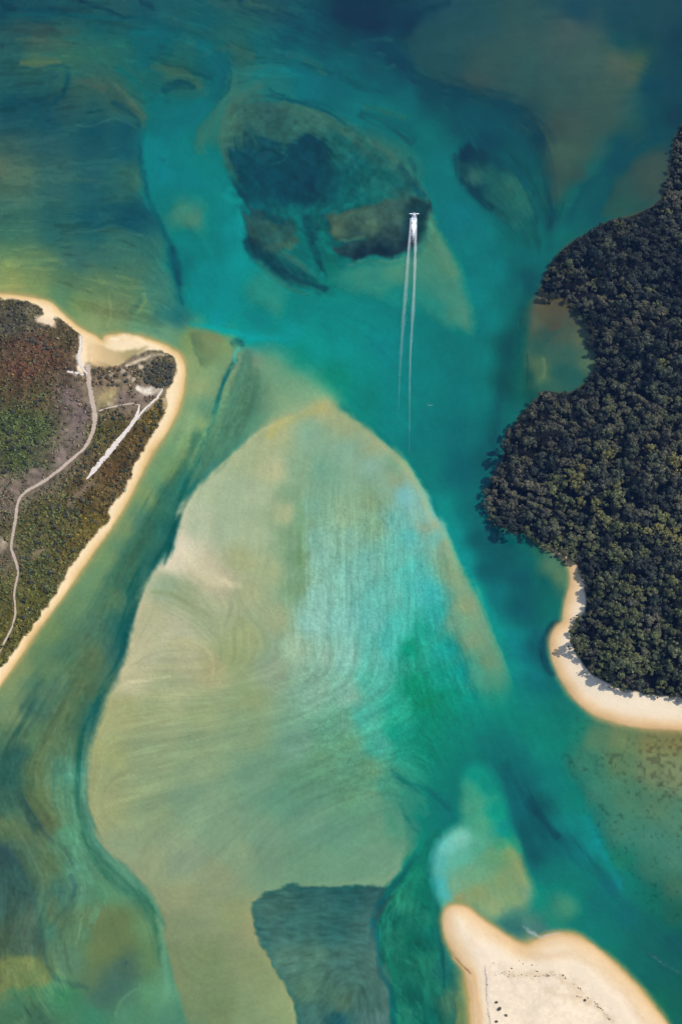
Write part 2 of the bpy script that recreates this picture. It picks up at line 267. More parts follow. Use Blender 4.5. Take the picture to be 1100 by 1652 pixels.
# throat of the S-shaped channel
poly(C,[(318,52),(340,72),(366,100),(374,125),(370,148),(352,166),(330,186),(318,215),(338,246),(352,270),(372,300),(392,345),(380,400),(300,400),(268,380),(246,335),(230,290),(226,245),(238,214),(262,193),(300,172),(332,152),(344,130),(338,104),(318,80)],0,5,9,.8,
 pts=[(335,85,12,98,100),(355,115,10,95,100),(350,140,6,100,102),(310,180,4,116,116),(270,205,2,122,122),(250,240,0,128,130),(300,240,0,128,126),(260,280,0,130,135),(310,290,0,128,128),(330,240,24,126,118),(350,300,4,130,128),(290,345,62,132,114),(312,352,72,132,112),(270,330,6,124,122),(350,350,4,130,128),(375,370,0,138,138),(300,385,0,126,124)],streak=2)
stroke(C,[(268,262),(262,256),(258,252)],[3,4,3],(2,98,108),.8,.6)
stroke(C,[(378,112),(374,146),(352,174),(336,200),(324,232),(330,250)],[5,8,10,12,12,6],(62,121,104),.8,.8,streak=1.5)
# weed meadow between the two arms of the channel: separate patches with teal water between
poly(C,[(360,185),(372,165),(420,158),(480,165),(540,188),(590,225),(650,275),(690,320),(700,350),(690,390),(640,412),(570,416),(548,440),(545,474),(520,480),(470,462),(430,435),(400,402),(394,350),(378,300),(358,255)],0,8,12,.92,
 pts=[(365,200,64,104,88),(366,240,58,102,90),(400,180,54,95,86),(440,175,52,96,90),(500,190,58,104,92),(560,240,30,100,96),(620,290,30,106,100),(560,290,14,90,92),(600,320,26,106,100),(660,320,48,102,94),(540,330,12,92,94),(480,345,6,94,96),(500,400,10,108,104),(530,450,12,116,106),(440,400,30,98,94),(420,420,18,96,98),(470,440,24,104,98),(410,330,10,84,92),(640,360,40,88,84)],streak=3)
poly(C,[(378,232),(388,205),(404,194),(424,206),(440,226),(462,236),(478,218),(500,212),(522,226),(538,254),(546,288),(536,316),(512,332),(482,326),(452,320),(420,330),(396,326),(382,292),(370,256)],0,9,11,.92,
 pts=[(395,215,34,82,82),(385,260,12,72,84),(430,235,20,76,84),(420,280,8,72,86),(460,265,8,70,84),(490,250,6,66,80),(520,260,12,66,78),(505,295,6,58,74),(460,300,8,68,82),(530,300,14,76,84),(410,315,10,78,88)],streak=4,warp=1.8)
stroke(C,[(398,205),(412,222),(414,240)],[3,4,3],(40,98,92),.8,.7,warp=1.6)
stroke(C,[(425,250),(445,262),(462,256),(468,240)],[2.5,3,3,2],(36,92,92),.8,.6,warp=1.6)
stroke(C,[(400,262),(425,240),(450,244)],[2,3,2],(4,58,74),.8,.6,warp=1.6)
stroke(C,[(440,170),(500,180),(552,206),(600,240),(648,272),(688,312)],[8,11,13,12,11,7],(68,110,93),.9,.75,streak=3)
stroke(C,[(560,215),(600,248),(640,272)],[3,4,3],(40,88,84),.9,.6,streak=3)
stroke(C,[(560,250),(600,280),(650,300),(680,318)],[5,6,6,4],(14,98,100),.9,.6,streak=3)
poly(C,[(397,340),(430,343),(462,350),(480,366),(484,394),(458,397),(432,408),(408,396),(394,378)],0,6,7,.9,pts=[(410,355,46,88,84),(440,365,52,92,84),(465,375,40,84,82),(450,350,20,74,82),(425,395,38,84,80),(470,392,62,106,90)],streak=3,warp=1.5)
stroke(C,[(428,400),(452,396),(478,398)],[4,6,4],(74,112,94),.8,.7,streak=2)
stroke(C,[(448,332),(478,346),(486,372),(500,412),(524,462)],[6,8,9,10,8],(10,110,106),.8,.75,streak=2)
stroke(C,[(600,318),(558,326),(522,340),(502,354)],[5,7,7,5],(16,108,106),.8,.7,streak=2)
stroke(C,[(400,345),(430,350),(460,362)],7,(8,68,80),.7,.7)
stroke(C,[(393,382),(410,398),(440,420),(470,440),(500,455),(530,472)],[8,13,17,15,12,6],(14,55,68),.5,.85,streak=2)
stroke(C,[(430,398),(470,415),(500,440),(522,455)],[4,6,5,3],(75,110,98),.7,.7,streak=2)
stroke(C,[(408,412),(440,445),(480,470),(500,478)],[3,4,4,3],(55,120,105),.8,.5)
stroke(C,[(495,345),(500,370),(508,400),(520,430),(528,455)],[6,8,6,5,4],(4,70,80),.6,.85,streak=1)
stroke(C,[(515,350),(525,380),(535,420),(542,460)],[5,7,8,5],(8,112,98),.7,.7)
stroke(C,[(540,345),(520,352),(510,372),(514,390)],[4,5,5,3],(25,75,80),.7,.7)
stroke(C,[(510,360),(545,340),(600,315)],[4,5,4],(30,120,115),.8,.4)
poly(C,[(530,350),(560,338),(600,328),(640,322),(668,318),(686,325),(690,350),(684,385),(660,398),(645,410),(625,418),(610,414),(585,420),(572,424),(560,415),(545,408),(540,398),(560,392),(590,384),(540,384)],0,5,5,
 pts=[(545,375,75,105,85),(580,345,62,98,85),(620,335,62,98,88),(655,325,55,92,85),(600,365,70,102,85),(560,398,40,78,78),(640,355,60,92,82),(630,380,45,75,75),(655,370,38,65,70),(680,340,30,75,75),(675,370,25,90,78),(660,390,30,55,65),(620,405,22,52,64),(580,410,22,52,64),(556,405,30,65,70)],streak=2)
stroke(C,[(540,388),(570,386),(592,382)],[2,3,2],(95,125,95),.7,.7)
poly(C,[(655,335),(664,322),(678,326),(690,334),(688,350),(680,372),(668,392),(655,395),(650,370)],(24,62,68),7,7,.75,streak=2)
stroke(C,[(555,425),(580,423),(610,424),(640,420),(655,412)],[3,3,3,3],(95,135,105),.8,.7)
stroke(C,[(640,262),(655,285),(668,300),(685,318)],[5,8,8,5],(10,72,85),.6,.8,streak=2)
stroke(C,[(660,255),(668,280),(672,300)],[4,5,4],(10,75,88),.7,.7,streak=1)
stroke(C,[(575,180),(610,192),(650,215),(670,235)],[8,14,18,12],(28,80,84),.8,.75,streak=4)
stroke(C,[(580,172),(620,180),(660,195)],[6,7,6],(62,112,98),.9,.6)
stroke(C,[(545,200),(580,235),(610,262),(640,272)],[6,9,9,5],(72,108,90),.9,.6,streak=2)
stroke(C,[(470,160),(520,175),(545,190),(560,205)],[2,3,3,2],(8,85,92),.8,.75)
stroke(C,[(425,153),(460,160),(520,168),(545,180)],[3,4,4,2],(8,88,95),.8,.6)
# sand bank right of the boat
poly(C,[(560,430),(640,418),(680,385),(692,345),(712,380),(735,420),(752,465),(765,510),(762,545),(735,540),(700,520),(660,500),(600,480),(555,470),(535,450)],0,12,16,
 pts=[(580,440,58,138,120),(640,440,75,142,118),(600,460,50,138,122),(640,480,25,138,128),(690,390,72,135,110),(700,430,72,138,115),(720,470,68,138,118),(740,500,72,140,120),(755,520,70,138,118),(700,500,40,138,125),(740,540,20,132,122),(670,520,5,135,130),(560,460,40,135,120),(725,420,80,138,112)])
poly(C,[(690,350),(700,365),(726,405),(742,445),(725,455),(705,430),(690,400)],(85,138,112),10,12,.7)
# oval weed bed further right
poly(C,[(740,245),(765,232),(800,252),(835,285),(858,325),(865,370),(858,405),(830,390),(790,350),(755,305),(738,275)],0,8,10,
 pts=[(755,250,8,55,72),(780,250,10,62,75),(800,262,12,75,82),(748,275,20,75,80),(765,285,50,100,92),(790,280,30,95,90),(820,300,45,105,95),(840,330,40,108,98),(800,320,30,95,90),(770,310,12,70,80),(790,340,20,90,90),(830,360,30,100,95),(855,370,20,98,95),(855,400,10,98,95),(820,380,5,105,105)],streak=3)
stroke(C,[(740,285),(760,305),(780,325),(800,340)],[5,7,6,4],(8,58,72),.6,.8,streak=2)
stroke(C,[(770,232),(810,255),(840,285),(860,325),(868,380)],[4,5,5,5,4],(5,82,90),.8,.7)
# dark fringe lines of the upper channel
stroke(C,[(560,35),(610,70),(640,100),(665,125),(700,145),(760,152),(810,165),(850,185),(875,215),(880,260),(885,310),(890,355),(880,380)],[12,14,11,10,12,16,18,16,14,12,11,8,5],(2,58,76),.9,.55,streak=4)
stroke(C,[(635,105),(660,130),(690,150)],[3,4,3],(30,85,92),.8,.7)
stroke(C,[(655,60),(668,35),(700,15),(730,5)],[6,7,7,5],(4,52,72),.9,.7)
poly(C,[(535,-100),(545,10),(560,45),(600,55),(640,35),(640,-20),(650,-100)],(3,46,66),14,18,.6,streak=6)
stroke(C,[(395,-20),(390,12),(430,20),(470,30),(500,45),(540,55)],[4,6,8,10,8,5],(14,62,78),.8,.75,streak=4)
stroke(C,[(440,-10),(500,15),(560,40)],[5,7,6],(12,60,75),.9,.55,streak=4)
stroke(C,[(125,-5),(140,2),(160,10),(190,22),(220,30)],[4,5,4,4,3],(10,55,68),.8,.75)
stroke(C,[(225,5),(245,12),(250,20)],[4,6,4],(15,58,72),.8,.7)
stroke(C,[(0,25),(60,22),(140,25),(230,32),(290,50),(330,62)],[3,4,5,6,6,5],(6,88,95),.8,.6)
stroke(C,[(0,15),(60,14),(110,20)],[4,4,3],(8,68,82),.8,.6)
stroke(C,[(40,38),(70,42),(95,48)],[3,4,3],(48,72,72),.8,.7)
stroke(C,[(-20,70),(5,72)],[6,7],(30,60,72),.8,.7)
stroke(C,[(30,100),(60,105),(95,98)],[5,7,5],(92,112,72),.9,.6)
stroke(C,[(30,105),(60,110),(100,105),(108,120),(104,150),(92,162),(88,175)],[3,3,4,5,6,7,5],(10,68,82),.9,.7)
stroke(C,[(75,115),(90,130)],[8,10],(18,70,85),.9,.5)
stroke(C,[(-40,168),(40,168),(90,172)],[6,9,6],(20,74,84),.9,.4)
stroke(C,[(125,130),(150,138),(185,145),(205,165),(225,190)],[4,7,6,6,4],(62,92,80),.9,.6)
stroke(C,[(140,180),(160,178),(175,182)],[2,3,2],(10,62,75),.8,.75)
stroke(C,[(180,165),(195,175),(215,190),(225,205)],[5,7,7,4],(12,70,85),.8,.7)
stroke(C,[(120,202),(150,203),(180,192),(200,198),(222,207)],[1.6,1.6,1.8,1.8,1.4],(78,125,115),.8,.6,warp=.5)
stroke(C,[(260,155),(275,140),(300,133),(312,142)],[5,8,8,5],(10,78,85),.8,.8)
stroke(C,[(262,100),(290,108),(320,118),(345,130)],[2,3,3,3],(12,85,90),.8,.7)
stroke(C,[(290,45),(310,55),(320,60)],[5,6,4],(10,88,90),.8,.5)
# the narrow throat of the channel at the top, with the pale shelf beside it
stroke(C,[(325,60),(350,90),(358,125),(345,155),(310,180),(270,200),(250,225)],[16,20,18,17,22,26,26],(3,112,115),.8,.75)
stroke(C,[(352,95),(362,120),(362,145),(345,165)],[5,6,6,5],(3,92,98),.8,.6)
stroke(C,[(372,105),(372,145),(350,175),(335,205),(320,235)],[5,8,11,14,8],(58,120,104),.9,.75)
stroke(C,[(425,135),(400,150),(378,165),(362,185),(356,225),(360,262)],[6,8,7,5,4,3],(72,112,96),.9,.75)
stroke(C,[(225,225),(226,260),(238,305),(252,345),(268,385),(276,410),(284,445),(290,475),(298,500)],[4,5,5,6,7,9,10,9,6],(6,86,96),1,.75)
stroke(C,[(275,395),(282,430),(290,460)],[6,9,6],(6,68,84),1,.6)
stroke(C,[(165,345),(190,338),(220,332),(245,345)],[4,8,12,6],(20,82,92),.9,.7,streak=4)
stroke(C,[(100,375),(160,372),(235,375)],[2,2,2],(70,118,105),.9,.5)
stroke(C,[(300,520),(330,524),(370,534),(410,542),(470,548)],[4,5,6,7,5],(0,158,160),.8,.8)
stroke(C,[(232,470),(236,490),(222,505)],[2.5,3,2.5],(135,155,105),.8,.7)
stroke(C,[(208,505),(222,498),(228,480)],[4,5,3],(70,105,88),.8,.6)
stroke(C,[(175,470),(180,495),(176,530)],[2,2.5,2],(150,165,105),.8,.5)
# bend at the tip of the spit
poly(C,[(305,535),(330,530),(365,545),(350,575),(325,590),(318,560)],0,6,8,.9,pts=[(312,550,100,125,90),(340,545,118,138,96),(355,560,118,142,100),(325,580,110,135,95)])
stroke(C,[(312,535),(316,560),(325,588)],[3,4,3],(85,120,95),.8,.7)
stroke(C,[(372,556),(385,552),(394,558)],[5,8,4],(25,95,95),.7,.8,streak=1)
poly(C,[(400,566),(412,590),(425,625),(420,660),(395,690),(360,720),(335,755),(310,780),(330,730),(355,690),(375,640),(388,600)],(78,130,110),10,10,.85,streak=4)
stroke(C,[(384,575),(378,590),(368,605),(355,640),(345,680),(328,715),(312,755)],[3,4,5,7,8,9,8],(12,98,102),.7,.9,streak=2.5)
stroke(C,[(388,560),(380,575),(382,588)],[2,3,2],(75,180,165),.8,.8)
stroke(C,[(330,690),(300,750),(272,810),(245,860),(212,920),(190,960)],[8,20,30,32,28,18],(50,108,93),.9,.75,streak=6)
stroke(C,[(312,765),(295,800),(282,840),(268,880),(235,920),(215,955),(202,1010),(188,1060),(165,1110),(140,1160),(130,1210),(128,1270)],[6,8,10,10,10,9,8,8,8,7,6,5],(22,90,86),.8,.8,streak=4)
stroke(C,[(262,775),(235,835),(205,890),(170,950),(135,1000)],[5,7,8,7,5],(62,112,96),.9,.6,streak=6)
stroke(C,[(75,1085),(62,1110),(55,1130),(42,1160),(25,1190),(12,1230),(25,1275),(50,1320),(62,1350)],[10,13,13,13,14,17,15,13,8],(40,86,82),1,.7,streak=5)
stroke(C,[(140,1085),(100,1150),(72,1210),(70,1280),(100,1345)],[10,14,14,12,8],(102,126,90),.9,.5,streak=4)
stroke(C,[(-20,1322),(35,1342),(72,1390),(78,1440),(95,1500)],[8,10,9,8,6],(94,118,86),.9,.5,streak=4)
stroke(C,[(78,1500),(105,1470),(120,1440)],[3,4,3],(52,92,92),.9,.5)
stroke(C,[(120,1180),(116,1230),(118,1290),(122,1350),(128,1400),(175,1440),(150,1480),(128,1520)],[8,11,9,9,9,5,3,2],(92,158,136),.9,.65,streak=4)
stroke(C,[(132,1160),(126,1220),(126,1280),(134,1340),(155,1385),(190,1420),(225,1450),(248,1490),(256,1530),(258,1560)],[6,7,8,8,9,10,9,8,8,6],(42,106,86),.9,.8,streak=2)
stroke(C,[(138,1230),(138,1290),(148,1340),(170,1380),(210,1412),(245,1450),(262,1500),(268,1560),(275,1610)],[4,4,4,5,5,5,6,7,8],(98,158,130),.8,.7)
stroke(C,[(112,1410),(118,1430),(110,1450)],[5,6,4],(58,100,108),.8,.7)
stroke(C,[(30,1280),(50,1320),(75,1345),(105,1375),(118,1400)],[5,7,8,7,4],(50,82,84),.9,.6,streak=3)
stroke(C,[(50,1420),(55,1450),(65,1490),(70,1530),(85,1570),(120,1590),(145,1595)],[7,7,6,6,6,6,4],(42,82,88),1,.5)
poly(C,[(-120,1370),(-20,1362),(25,1380),(48,1420),(56,1460),(66,1510),(62,1540),(20,1545),(-120,1550)],0,6,10,.8,pts=[(0,1380,48,84,88),(30,1420,50,90,90),(0,1460,58,96,92),(45,1500,68,98,88),(0,1520,70,100,84),(-100,1460,58,96,90)])
poly(C,[(-120,1552),(0,1550),(45,1548),(75,1562),(82,1580),(40,1592),(-120,1596)],(106,130,88),8,6,.7)
stroke(C,[(140,1470),(132,1490),(120,1525)],[2,2.5,2],(118,160,128),.8,.7)
poly(C,[(160,1480),(190,1470),(215,1490),(222,1530),(195,1545),(170,1570),(140,1570),(145,1520)],(94,120,86),16,18,.45)
poly(C,[(185,1545),(205,1525),(225,1535),(222,1565),(200,1600),(165,1625),(150,1600)],(66,106,98),16,16,.5)
stroke(C,[(204,1552),(207,1554)],[4,4],(28,70,88),.8,.8)
stroke(C,[(-60,1612),(40,1600),(110,1605),(150,1650)],[5,7,8,8],(56,124,96),.9,.5,streak=5)
stroke(C,[(185,1640),(200,1610),(225,1585)],[2,3,2],(100,160,128),.8,.6)
# shallow margin along the west shore
stroke(C,[(303,600),(296,650),(275,695),(245,750),(212,810),(180,865),(140,920),(100,975),(60,1030),(20,1090),(-40,1180)],[11,11,11,11,11,11,11,11,11,11,11],(150,156,104),.95,.3)
# ---- the great sand fan
FAN=[(530,642),(565,664),(610,700),(650,736),(680,776),(705,820),(722,860),(742,905),(772,965),(800,1030),(822,1095),(820,1135),(790,1160),(765,1170),(745,1200),(720,1230),(690,1250),(660,1270),(650,1300),(655,1340),(650,1380),(640,1420),(620,1440),(612,1500),(600,1560),(600,1720),(520,1762),(320,1762),(300,1640),(282,1585),(272,1530),(262,1485),(242,1442),(206,1402),(166,1366),(147,1320),(140,1270),(145,1210),(162,1150),(190,1092),(207,1030),(222,975),(242,930),(270,897),(283,862),(296,812),(350,757),(400,706),(432,682),(470,664),(500,648)]
FANP=[(520,652,172,172,112),(450,690,172,176,120),(400,730,165,176,126),(350,790,166,182,138),(420,800,168,182,138),(440,760,178,182,132),(480,760,140,170,126),(520,760,124,168,132),(500,700,140,175,135),(560,690,150,165,115),(560,720,132,172,138),(600,720,145,165,120),(600,750,135,172,140),(640,750,125,165,125),(640,775,140,165,125),(460,830,165,175,125),
(320,840,176,186,146),(370,850,165,180,138),(410,870,165,180,135),(300,890,208,202,168),(285,905,205,200,165),(330,915,195,188,148),(360,935,190,182,140),(390,900,165,172,120),(270,950,150,168,128),(300,960,155,165,118),(250,990,178,178,132),(320,990,162,170,122),(290,1010,180,180,138),(400,960,165,172,122),(430,920,160,172,122),
(230,1050,182,180,135),(300,1060,178,176,128),(340,1080,170,168,115),(400,1030,158,168,112),(380,1060,150,162,105),(440,1000,155,168,120),(215,1095,185,182,135),(280,1110,165,172,122),(200,1150,160,165,108),(250,1150,158,168,115),(330,1150,150,165,112),(400,1120,145,162,108),(400,1180,132,158,110),(440,1080,145,165,125),
(180,1220,158,166,106),(160,1260,150,160,105),(240,1230,145,162,112),(320,1220,138,160,112),(170,1310,150,160,105),(250,1310,138,158,110),(200,1370,140,158,112),(230,1390,142,156,110),(300,1300,126,156,115),(350,1340,126,156,116),(420,1250,112,152,118),(480,1200,112,156,126),(480,1270,95,145,115),(460,1290,95,145,118),(420,1350,112,148,115),(300,1390,135,155,115),(350,1420,138,152,108),(390,1380,128,155,112),
(290,1450,142,152,104),(330,1460,140,152,105),(380,1480,140,152,100),(400,1500,142,150,100),(300,1500,130,145,98),(330,1550,122,140,90),(290,1540,120,138,92),(400,1560,132,146,95),(420,1600,132,150,98),(440,1620,134,154,102),(470,1640,135,155,102),(340,1620,116,138,92),(320,1650,112,138,95),(350,1640,118,138,90),(400,1640,125,148,98),
(540,1350,102,152,122),(500,1330,105,150,120),(600,1380,106,152,120),(540,1400,108,152,118),(440,1400,116,150,114),(600,1330,100,150,118),(490,1400,108,150,115),(590,1420,108,152,118),(480,1450,100,145,112),
(470,860,128,160,114),(480,900,120,155,110),(478,950,125,158,112),(470,800,135,165,120),(490,840,132,170,128),(500,820,128,172,135),
(520,900,136,186,158),(510,870,132,180,148),(560,930,128,188,162),(510,960,138,190,165),(510,1000,142,190,165),(550,1000,125,188,168),(600,1000,102,182,168),(560,870,132,178,146),(560,830,138,172,130),(600,810,135,165,118),(600,850,130,172,130),(620,800,132,170,132),(650,800,125,185,172),(640,840,112,180,162),(660,870,98,182,172),(640,900,105,182,165),(660,920,88,186,176),(670,950,80,184,178),(620,960,102,184,168),(600,910,120,182,158),(690,830,130,182,158),(690,850,138,172,138),(700,870,112,178,158),
(640,1010,76,184,174),(632,1040,76,184,174),(680,1020,35,160,145),(660,1045,18,146,120),(700,990,52,170,162),(690,960,66,180,176),(720,1050,28,158,148),(740,1090,20,152,142),(670,1110,15,142,112),(690,1140,0,132,100),(710,1090,20,150,132),(720,1130,10,138,115),(760,1140,5,145,132),(600,1060,95,182,165),(600,1100,82,178,160),(560,1060,132,188,162),(560,1120,125,178,148),(520,1060,142,182,150),(510,1110,130,172,138),(480,1050,150,180,142),(590,1160,75,175,155),(640,1140,38,165,142),(640,1180,25,155,132),(610,1200,70,168,148),(550,1170,105,165,132),(560,1200,98,158,122),(520,1230,98,150,115),(690,1200,0,125,105),(660,1215,20,140,120),(740,1180,0,125,110),(590,1240,95,150,115),(560,1280,98,150,115),(600,1290,98,152,120),(630,1270,60,140,118),(640,1320,75,145,120),
(718,880,132,166,126),(735,930,128,160,115),(728,910,125,165,122),(750,980,134,158,110),(740,1000,110,165,130),(765,1030,118,156,115),(785,1070,108,150,112),(800,1105,72,148,122),(770,1085,70,158,135),(805,1135,15,145,125)]
FANP=[(a,b,r,g,bl+12*min(1,max(0,(r-85)/45))) for a,b,r,g,bl in FANP]
poly(C,FAN,0,6,8,pts=FANP,warp=.9,p=3.4,streak=1.6)
m=region([(430,590),(545,590),(600,690),(560,740),(470,730),(410,720)],25,30)
CB=blur(C,9); C=C+(CB-C)*m[...,None]*.8
# soft transition of the fan to the deep water on its lower right
m=region([(690,1150),(760,1140),(830,1120),(850,1200),(780,1260),(720,1290),(640,1300),(640,1240)],22,22)
for _ in range(2): CB=blur(C,16); C=C+(CB-C)*m[...,None]
m=region([(735,905),(770,965),(800,1030),(830,1110),(790,1120),(770,1050),(745,990),(725,940)],14,14)
CB=blur(C,7); C=C+(CB-C)*m[...,None]
stroke(C,[(545,648),(600,692),(655,740),(690,790),(715,845)],[7,7,6,6,4],(0,112,108),.9,.55,warp=.5)
stroke(C,[(500,655),(455,682),(420,696),(385,725),(340,768),(300,806)],[3,3,3,3,3,2],(190,190,145),.9,.6,warp=.5)
stroke(C,[(545,660),(600,704),(648,748),(684,800),(708,860)],[6,7,7,7,5],(162,168,124),1,.4)
stroke(C,[(525,655),(480,672),(445,690),(430,710)],[7,8,8,6],(178,172,100),.9,.55)
stroke(C,[(482,800),(484,850),(486,900),(484,960)],[5,8,8,5],(112,152,110),.95,.5)
stroke(C,[(494,810),(494,880),(494,950)],[1.5,2,1.5],(150,192,165),.9,.5,warp=.3)
stroke(C,[(296,890),(312,902),(335,925),(370,940),(395,945)],[10,12,9,6,3],(212,205,172),.9,.6,streak=3)
stroke(C,[(205,1098),(240,1095),(280,1088)],[2.5,3,2],(205,202,162),.9,.7)
stroke(C,[(275,1040),(300,1035),(330,1050),(345,1075),(335,1098)],[2,3,3,2,2],(196,190,145),.9,.55)
stroke(C,[(240,955),(275,960),(310,975),(345,1000)],[3,5,5,3],(140,152,105),.9,.5)
# darker weed in the hollow at the foot of the fan
DARK=[(405,1468),(412,1447),(432,1440),(455,1437),(478,1428),(522,1430),(570,1432),(632,1433),(660,1420),(640,1480),(630,1560),(650,1720),(640,1762),(490,1762),(484,1660),(470,1612),(450,1580),(430,1545),(412,1503)]
poly(C,DARK,0,3,4,pts=[(420,1460,62,110,98),(450,1450,56,105,94),(500,1440,46,100,94),(560,1450,40,100,96),(610,1450,44,96,92),(430,1500,58,108,98),(480,1490,50,105,97),(540,1500,42,100,95),(590,1500,55,110,102),(460,1550,75,125,108),(510,1550,70,120,102),(560,1550,60,112,102),(600,1560,60,108,98),(500,1600,72,120,98),(550,1620,68,112,92),(600,1620,58,108,98),(500,1640,60,112,100),(545,1645,30,88,92),(600,1650,70,120,112)],warp=1.3,streak=1.2)
stroke(C,[(407,1470),(413,1500),(432,1545),(452,1580),(472,1612),(484,1652),(488,1740)],[3]*7,(56,106,96),1,.4,warp=.9)
# weed channel west of the sand bar
WEED=[(668,1380),(690,1350),(712,1340),(696,1375),(694,1410),(704,1450),(714,1500),(722,1540),(735,1580),(738,1652),(735,1762),(630,1762),(634,1600),(612,1540),(604,1500),(614,1462),(640,1420)]
poly(C,WEED,0,4,6,pts=[(680,1380,12,128,112),(670,1420,25,135,112),(690,1440,12,122,104),(650,1460,35,138,112),(690,1490,28,135,110),(640,1480,20,112,95),(640,1520,30,122,100),(670,1520,10,104,88),(660,1560,22,112,92),(690,1550,32,138,112),(700,1500,10,118,108),(640,1600,25,112,98),(670,1610,10,98,85),(690,1600,28,128,108),(650,1640,30,128,108),(690,1640,12,108,95),(715,1560,32,118,112),(725,1620,70,125,100)],streak=3)
for k in range(26):
    a=np.array([630+rng.random()*70,1450+rng.random()*190]); th=np.pi*.28+rng.normal()*.35; L=12+rng.random()*22
    e=np.array([np.cos(th),np.sin(th)])*L
    dk=rng.random()<.6
    stroke(C,[a,a+e*.5+rng.normal(size=2)*2,a+e],[1.2,2.6,1.2],(12,96,86) if dk else (44,138,116),1,.5)
stroke(C,[(672,1372),(655,1402),(640,1425),(614,1455),(605,1480),(604,1510),(612,1540),(616,1570),(628,1592),(634,1620),(633,1660),(634,1740)],[5,6,7,8,9,8,7,7,6,7,8,8],(6,86,90),.9,.85,warp=.8)
stroke(C,[(600,1480),(600,1500)],[5,6],(0,92,108),.9,.6)
stroke(C,[(700,1400),(703,1440),(708,1490),(714,1550),(716,1600)],[3,3.5,4,4,3],(4,100,98),.8,.8)
stroke(C,[(625,1240),(650,1258),(680,1275),(710,1298),(726,1312)],[4,8,8,8,4],(4,98,98),1,.6,streak=2)
stroke(C,[(640,1290),(655,1315),(668,1335),(680,1345)],[3,4,4,3],(25,112,105),.8,.7)
stroke(C,[(640,1275),(670,1295),(690,1318)],[9,12,8],(48,142,120),.9,.6,streak=4)
# tongue and shoals north of the sand bar
TONG=[(736,1300),(740,1255),(752,1234),(774,1228),(795,1240),(812,1280),(828,1330),(850,1395),(862,1435),(852,1468),(820,1482),(790,1490),(760,1468),(732,1462),(716,1478),(702,1450),(692,1410),(694,1375),(712,1344),(736,1324)]
poly(C,TONG,0,9,16,pts=[(765,1238,8,142,128),(790,1260,5,138,125),(748,1280,50,150,125),(760,1300,62,152,125),(748,1320,58,155,130),(775,1330,68,155,125),(800,1310,8,145,128),(815,1340,0,138,135),(810,1360,62,152,118),(720,1360,105,192,185),(740,1350,118,195,180),(705,1390,82,180,172),(708,1430,65,180,180),(716,1445,72,178,172),(745,1385,92,178,158),(770,1365,82,165,140),(760,1410,108,165,130),(735,1430,110,165,135),(790,1380,98,158,118),(820,1380,112,152,105),(840,1398,126,150,106),(845,1420,128,156,110),(810,1420,128,158,112),(770,1440,132,154,108),(740,1452,138,150,106),(830,1450,125,158,112),(850,1440,110,155,125),(800,1460,140,165,120),(830,1475,90,142,120)],warp=.6)
stroke(C,[(815,1335),(826,1360),(840,1378)],[6,7,5],(8,142,120),.9,.6)
stroke(C,[(700,1452),(694,1415),(697,1378),(714,1348)],[3,4,4,3],(40,165,165),.9,.5)
# dark scour in the east channel
stroke(C,[(805,1225),(830,1262),(850,1290),(880,1325),(905,1350),(935,1380),(970,1415),(1000,1450)],[14,18,21,22,19,15,12,8],(0,74,87),1,.6,streak=3,col2=(0,90,101))
stroke(C,[(845,1292),(862,1310),(882,1332),(905,1352)],[9,13,13,9],(2,62,78),1,.55,streak=3)
stroke(C,[(940,1310),(965,1360),(985,1400),(1005,1440)],[7,9,7,4],(0,138,146),.95,.6)
stroke(C,[(815,1010),(840,1060),(870,1100)],[10,12,9],(0,128,138),.95,.5)
stroke(C,[(730,875),(760,935),(790,990),(812,1030)],[8,9,10,8],(0,146,142),.95,.6)
stroke(C,[(770,850),(815,905),(850,950),(862,1010),(858,1050)],[16,24,24,18,10],(0,88,96),.95,.5)
stroke(C,[(905,1002),(890,1010),(880,1028),(876,1052),(882,1075),(895,1092)],[4,6,8,9,7,4],(2,40,62),.7,.85,warp=.4)
stroke(C,[(894,1040),(894,1060),(902,1082)],[4,4,3],(60,125,105),.9,.5)
stroke(C,[(858,455),(845,490),(832,540),(822,590),(812,640),(800,690),(795,730)],[12,14,15,16,16,15,10],(0,68,78),1,.5)
stroke(C,[(872,475),(858,500),(852,540),(846,590),(838,640)],[5,7,8,8,6],(30,100,90),.9,.5)
# cove below the northern point
poly(C,[(862,478),(900,476),(930,495),(948,530),(962,585),(945,612),(915,632),(880,634),(850,650),(846,600),(852,540)],0,8,8,pts=[(866,485,88,95,78),(860,520,82,98,78),(880,500,84,84,64),(905,495,82,84,66),(925,520,78,90,72),(895,525,78,80,64),(880,540,55,88,78),(910,540,75,95,78),(935,550,88,105,80),(865,560,48,95,82),(890,570,58,98,85),(920,570,58,98,85),(945,585,85,115,88),(900,600,38,92,85),(925,610,38,95,88),(868,590,80,110,82),(872,610,82,115,85),(855,610,25,85,78),(855,640,15,85,78),(880,625,45,98,85)],warp=.6)
stroke(C,[(858,552),(870,558),(880,550),(900,535),(920,522)],[2,3,3,3,2],(45,88,82),.8,.7)
stroke(C,[(876,575),(877,595),(875,612)],[2.5,3,2.5],(105,130,92),.8,.75,warp=.4)
stroke(C,[(850,570),(851,600),(850,625)],[1.5,1.5,1.5],(15,75,72),.8,.6,warp=.4)
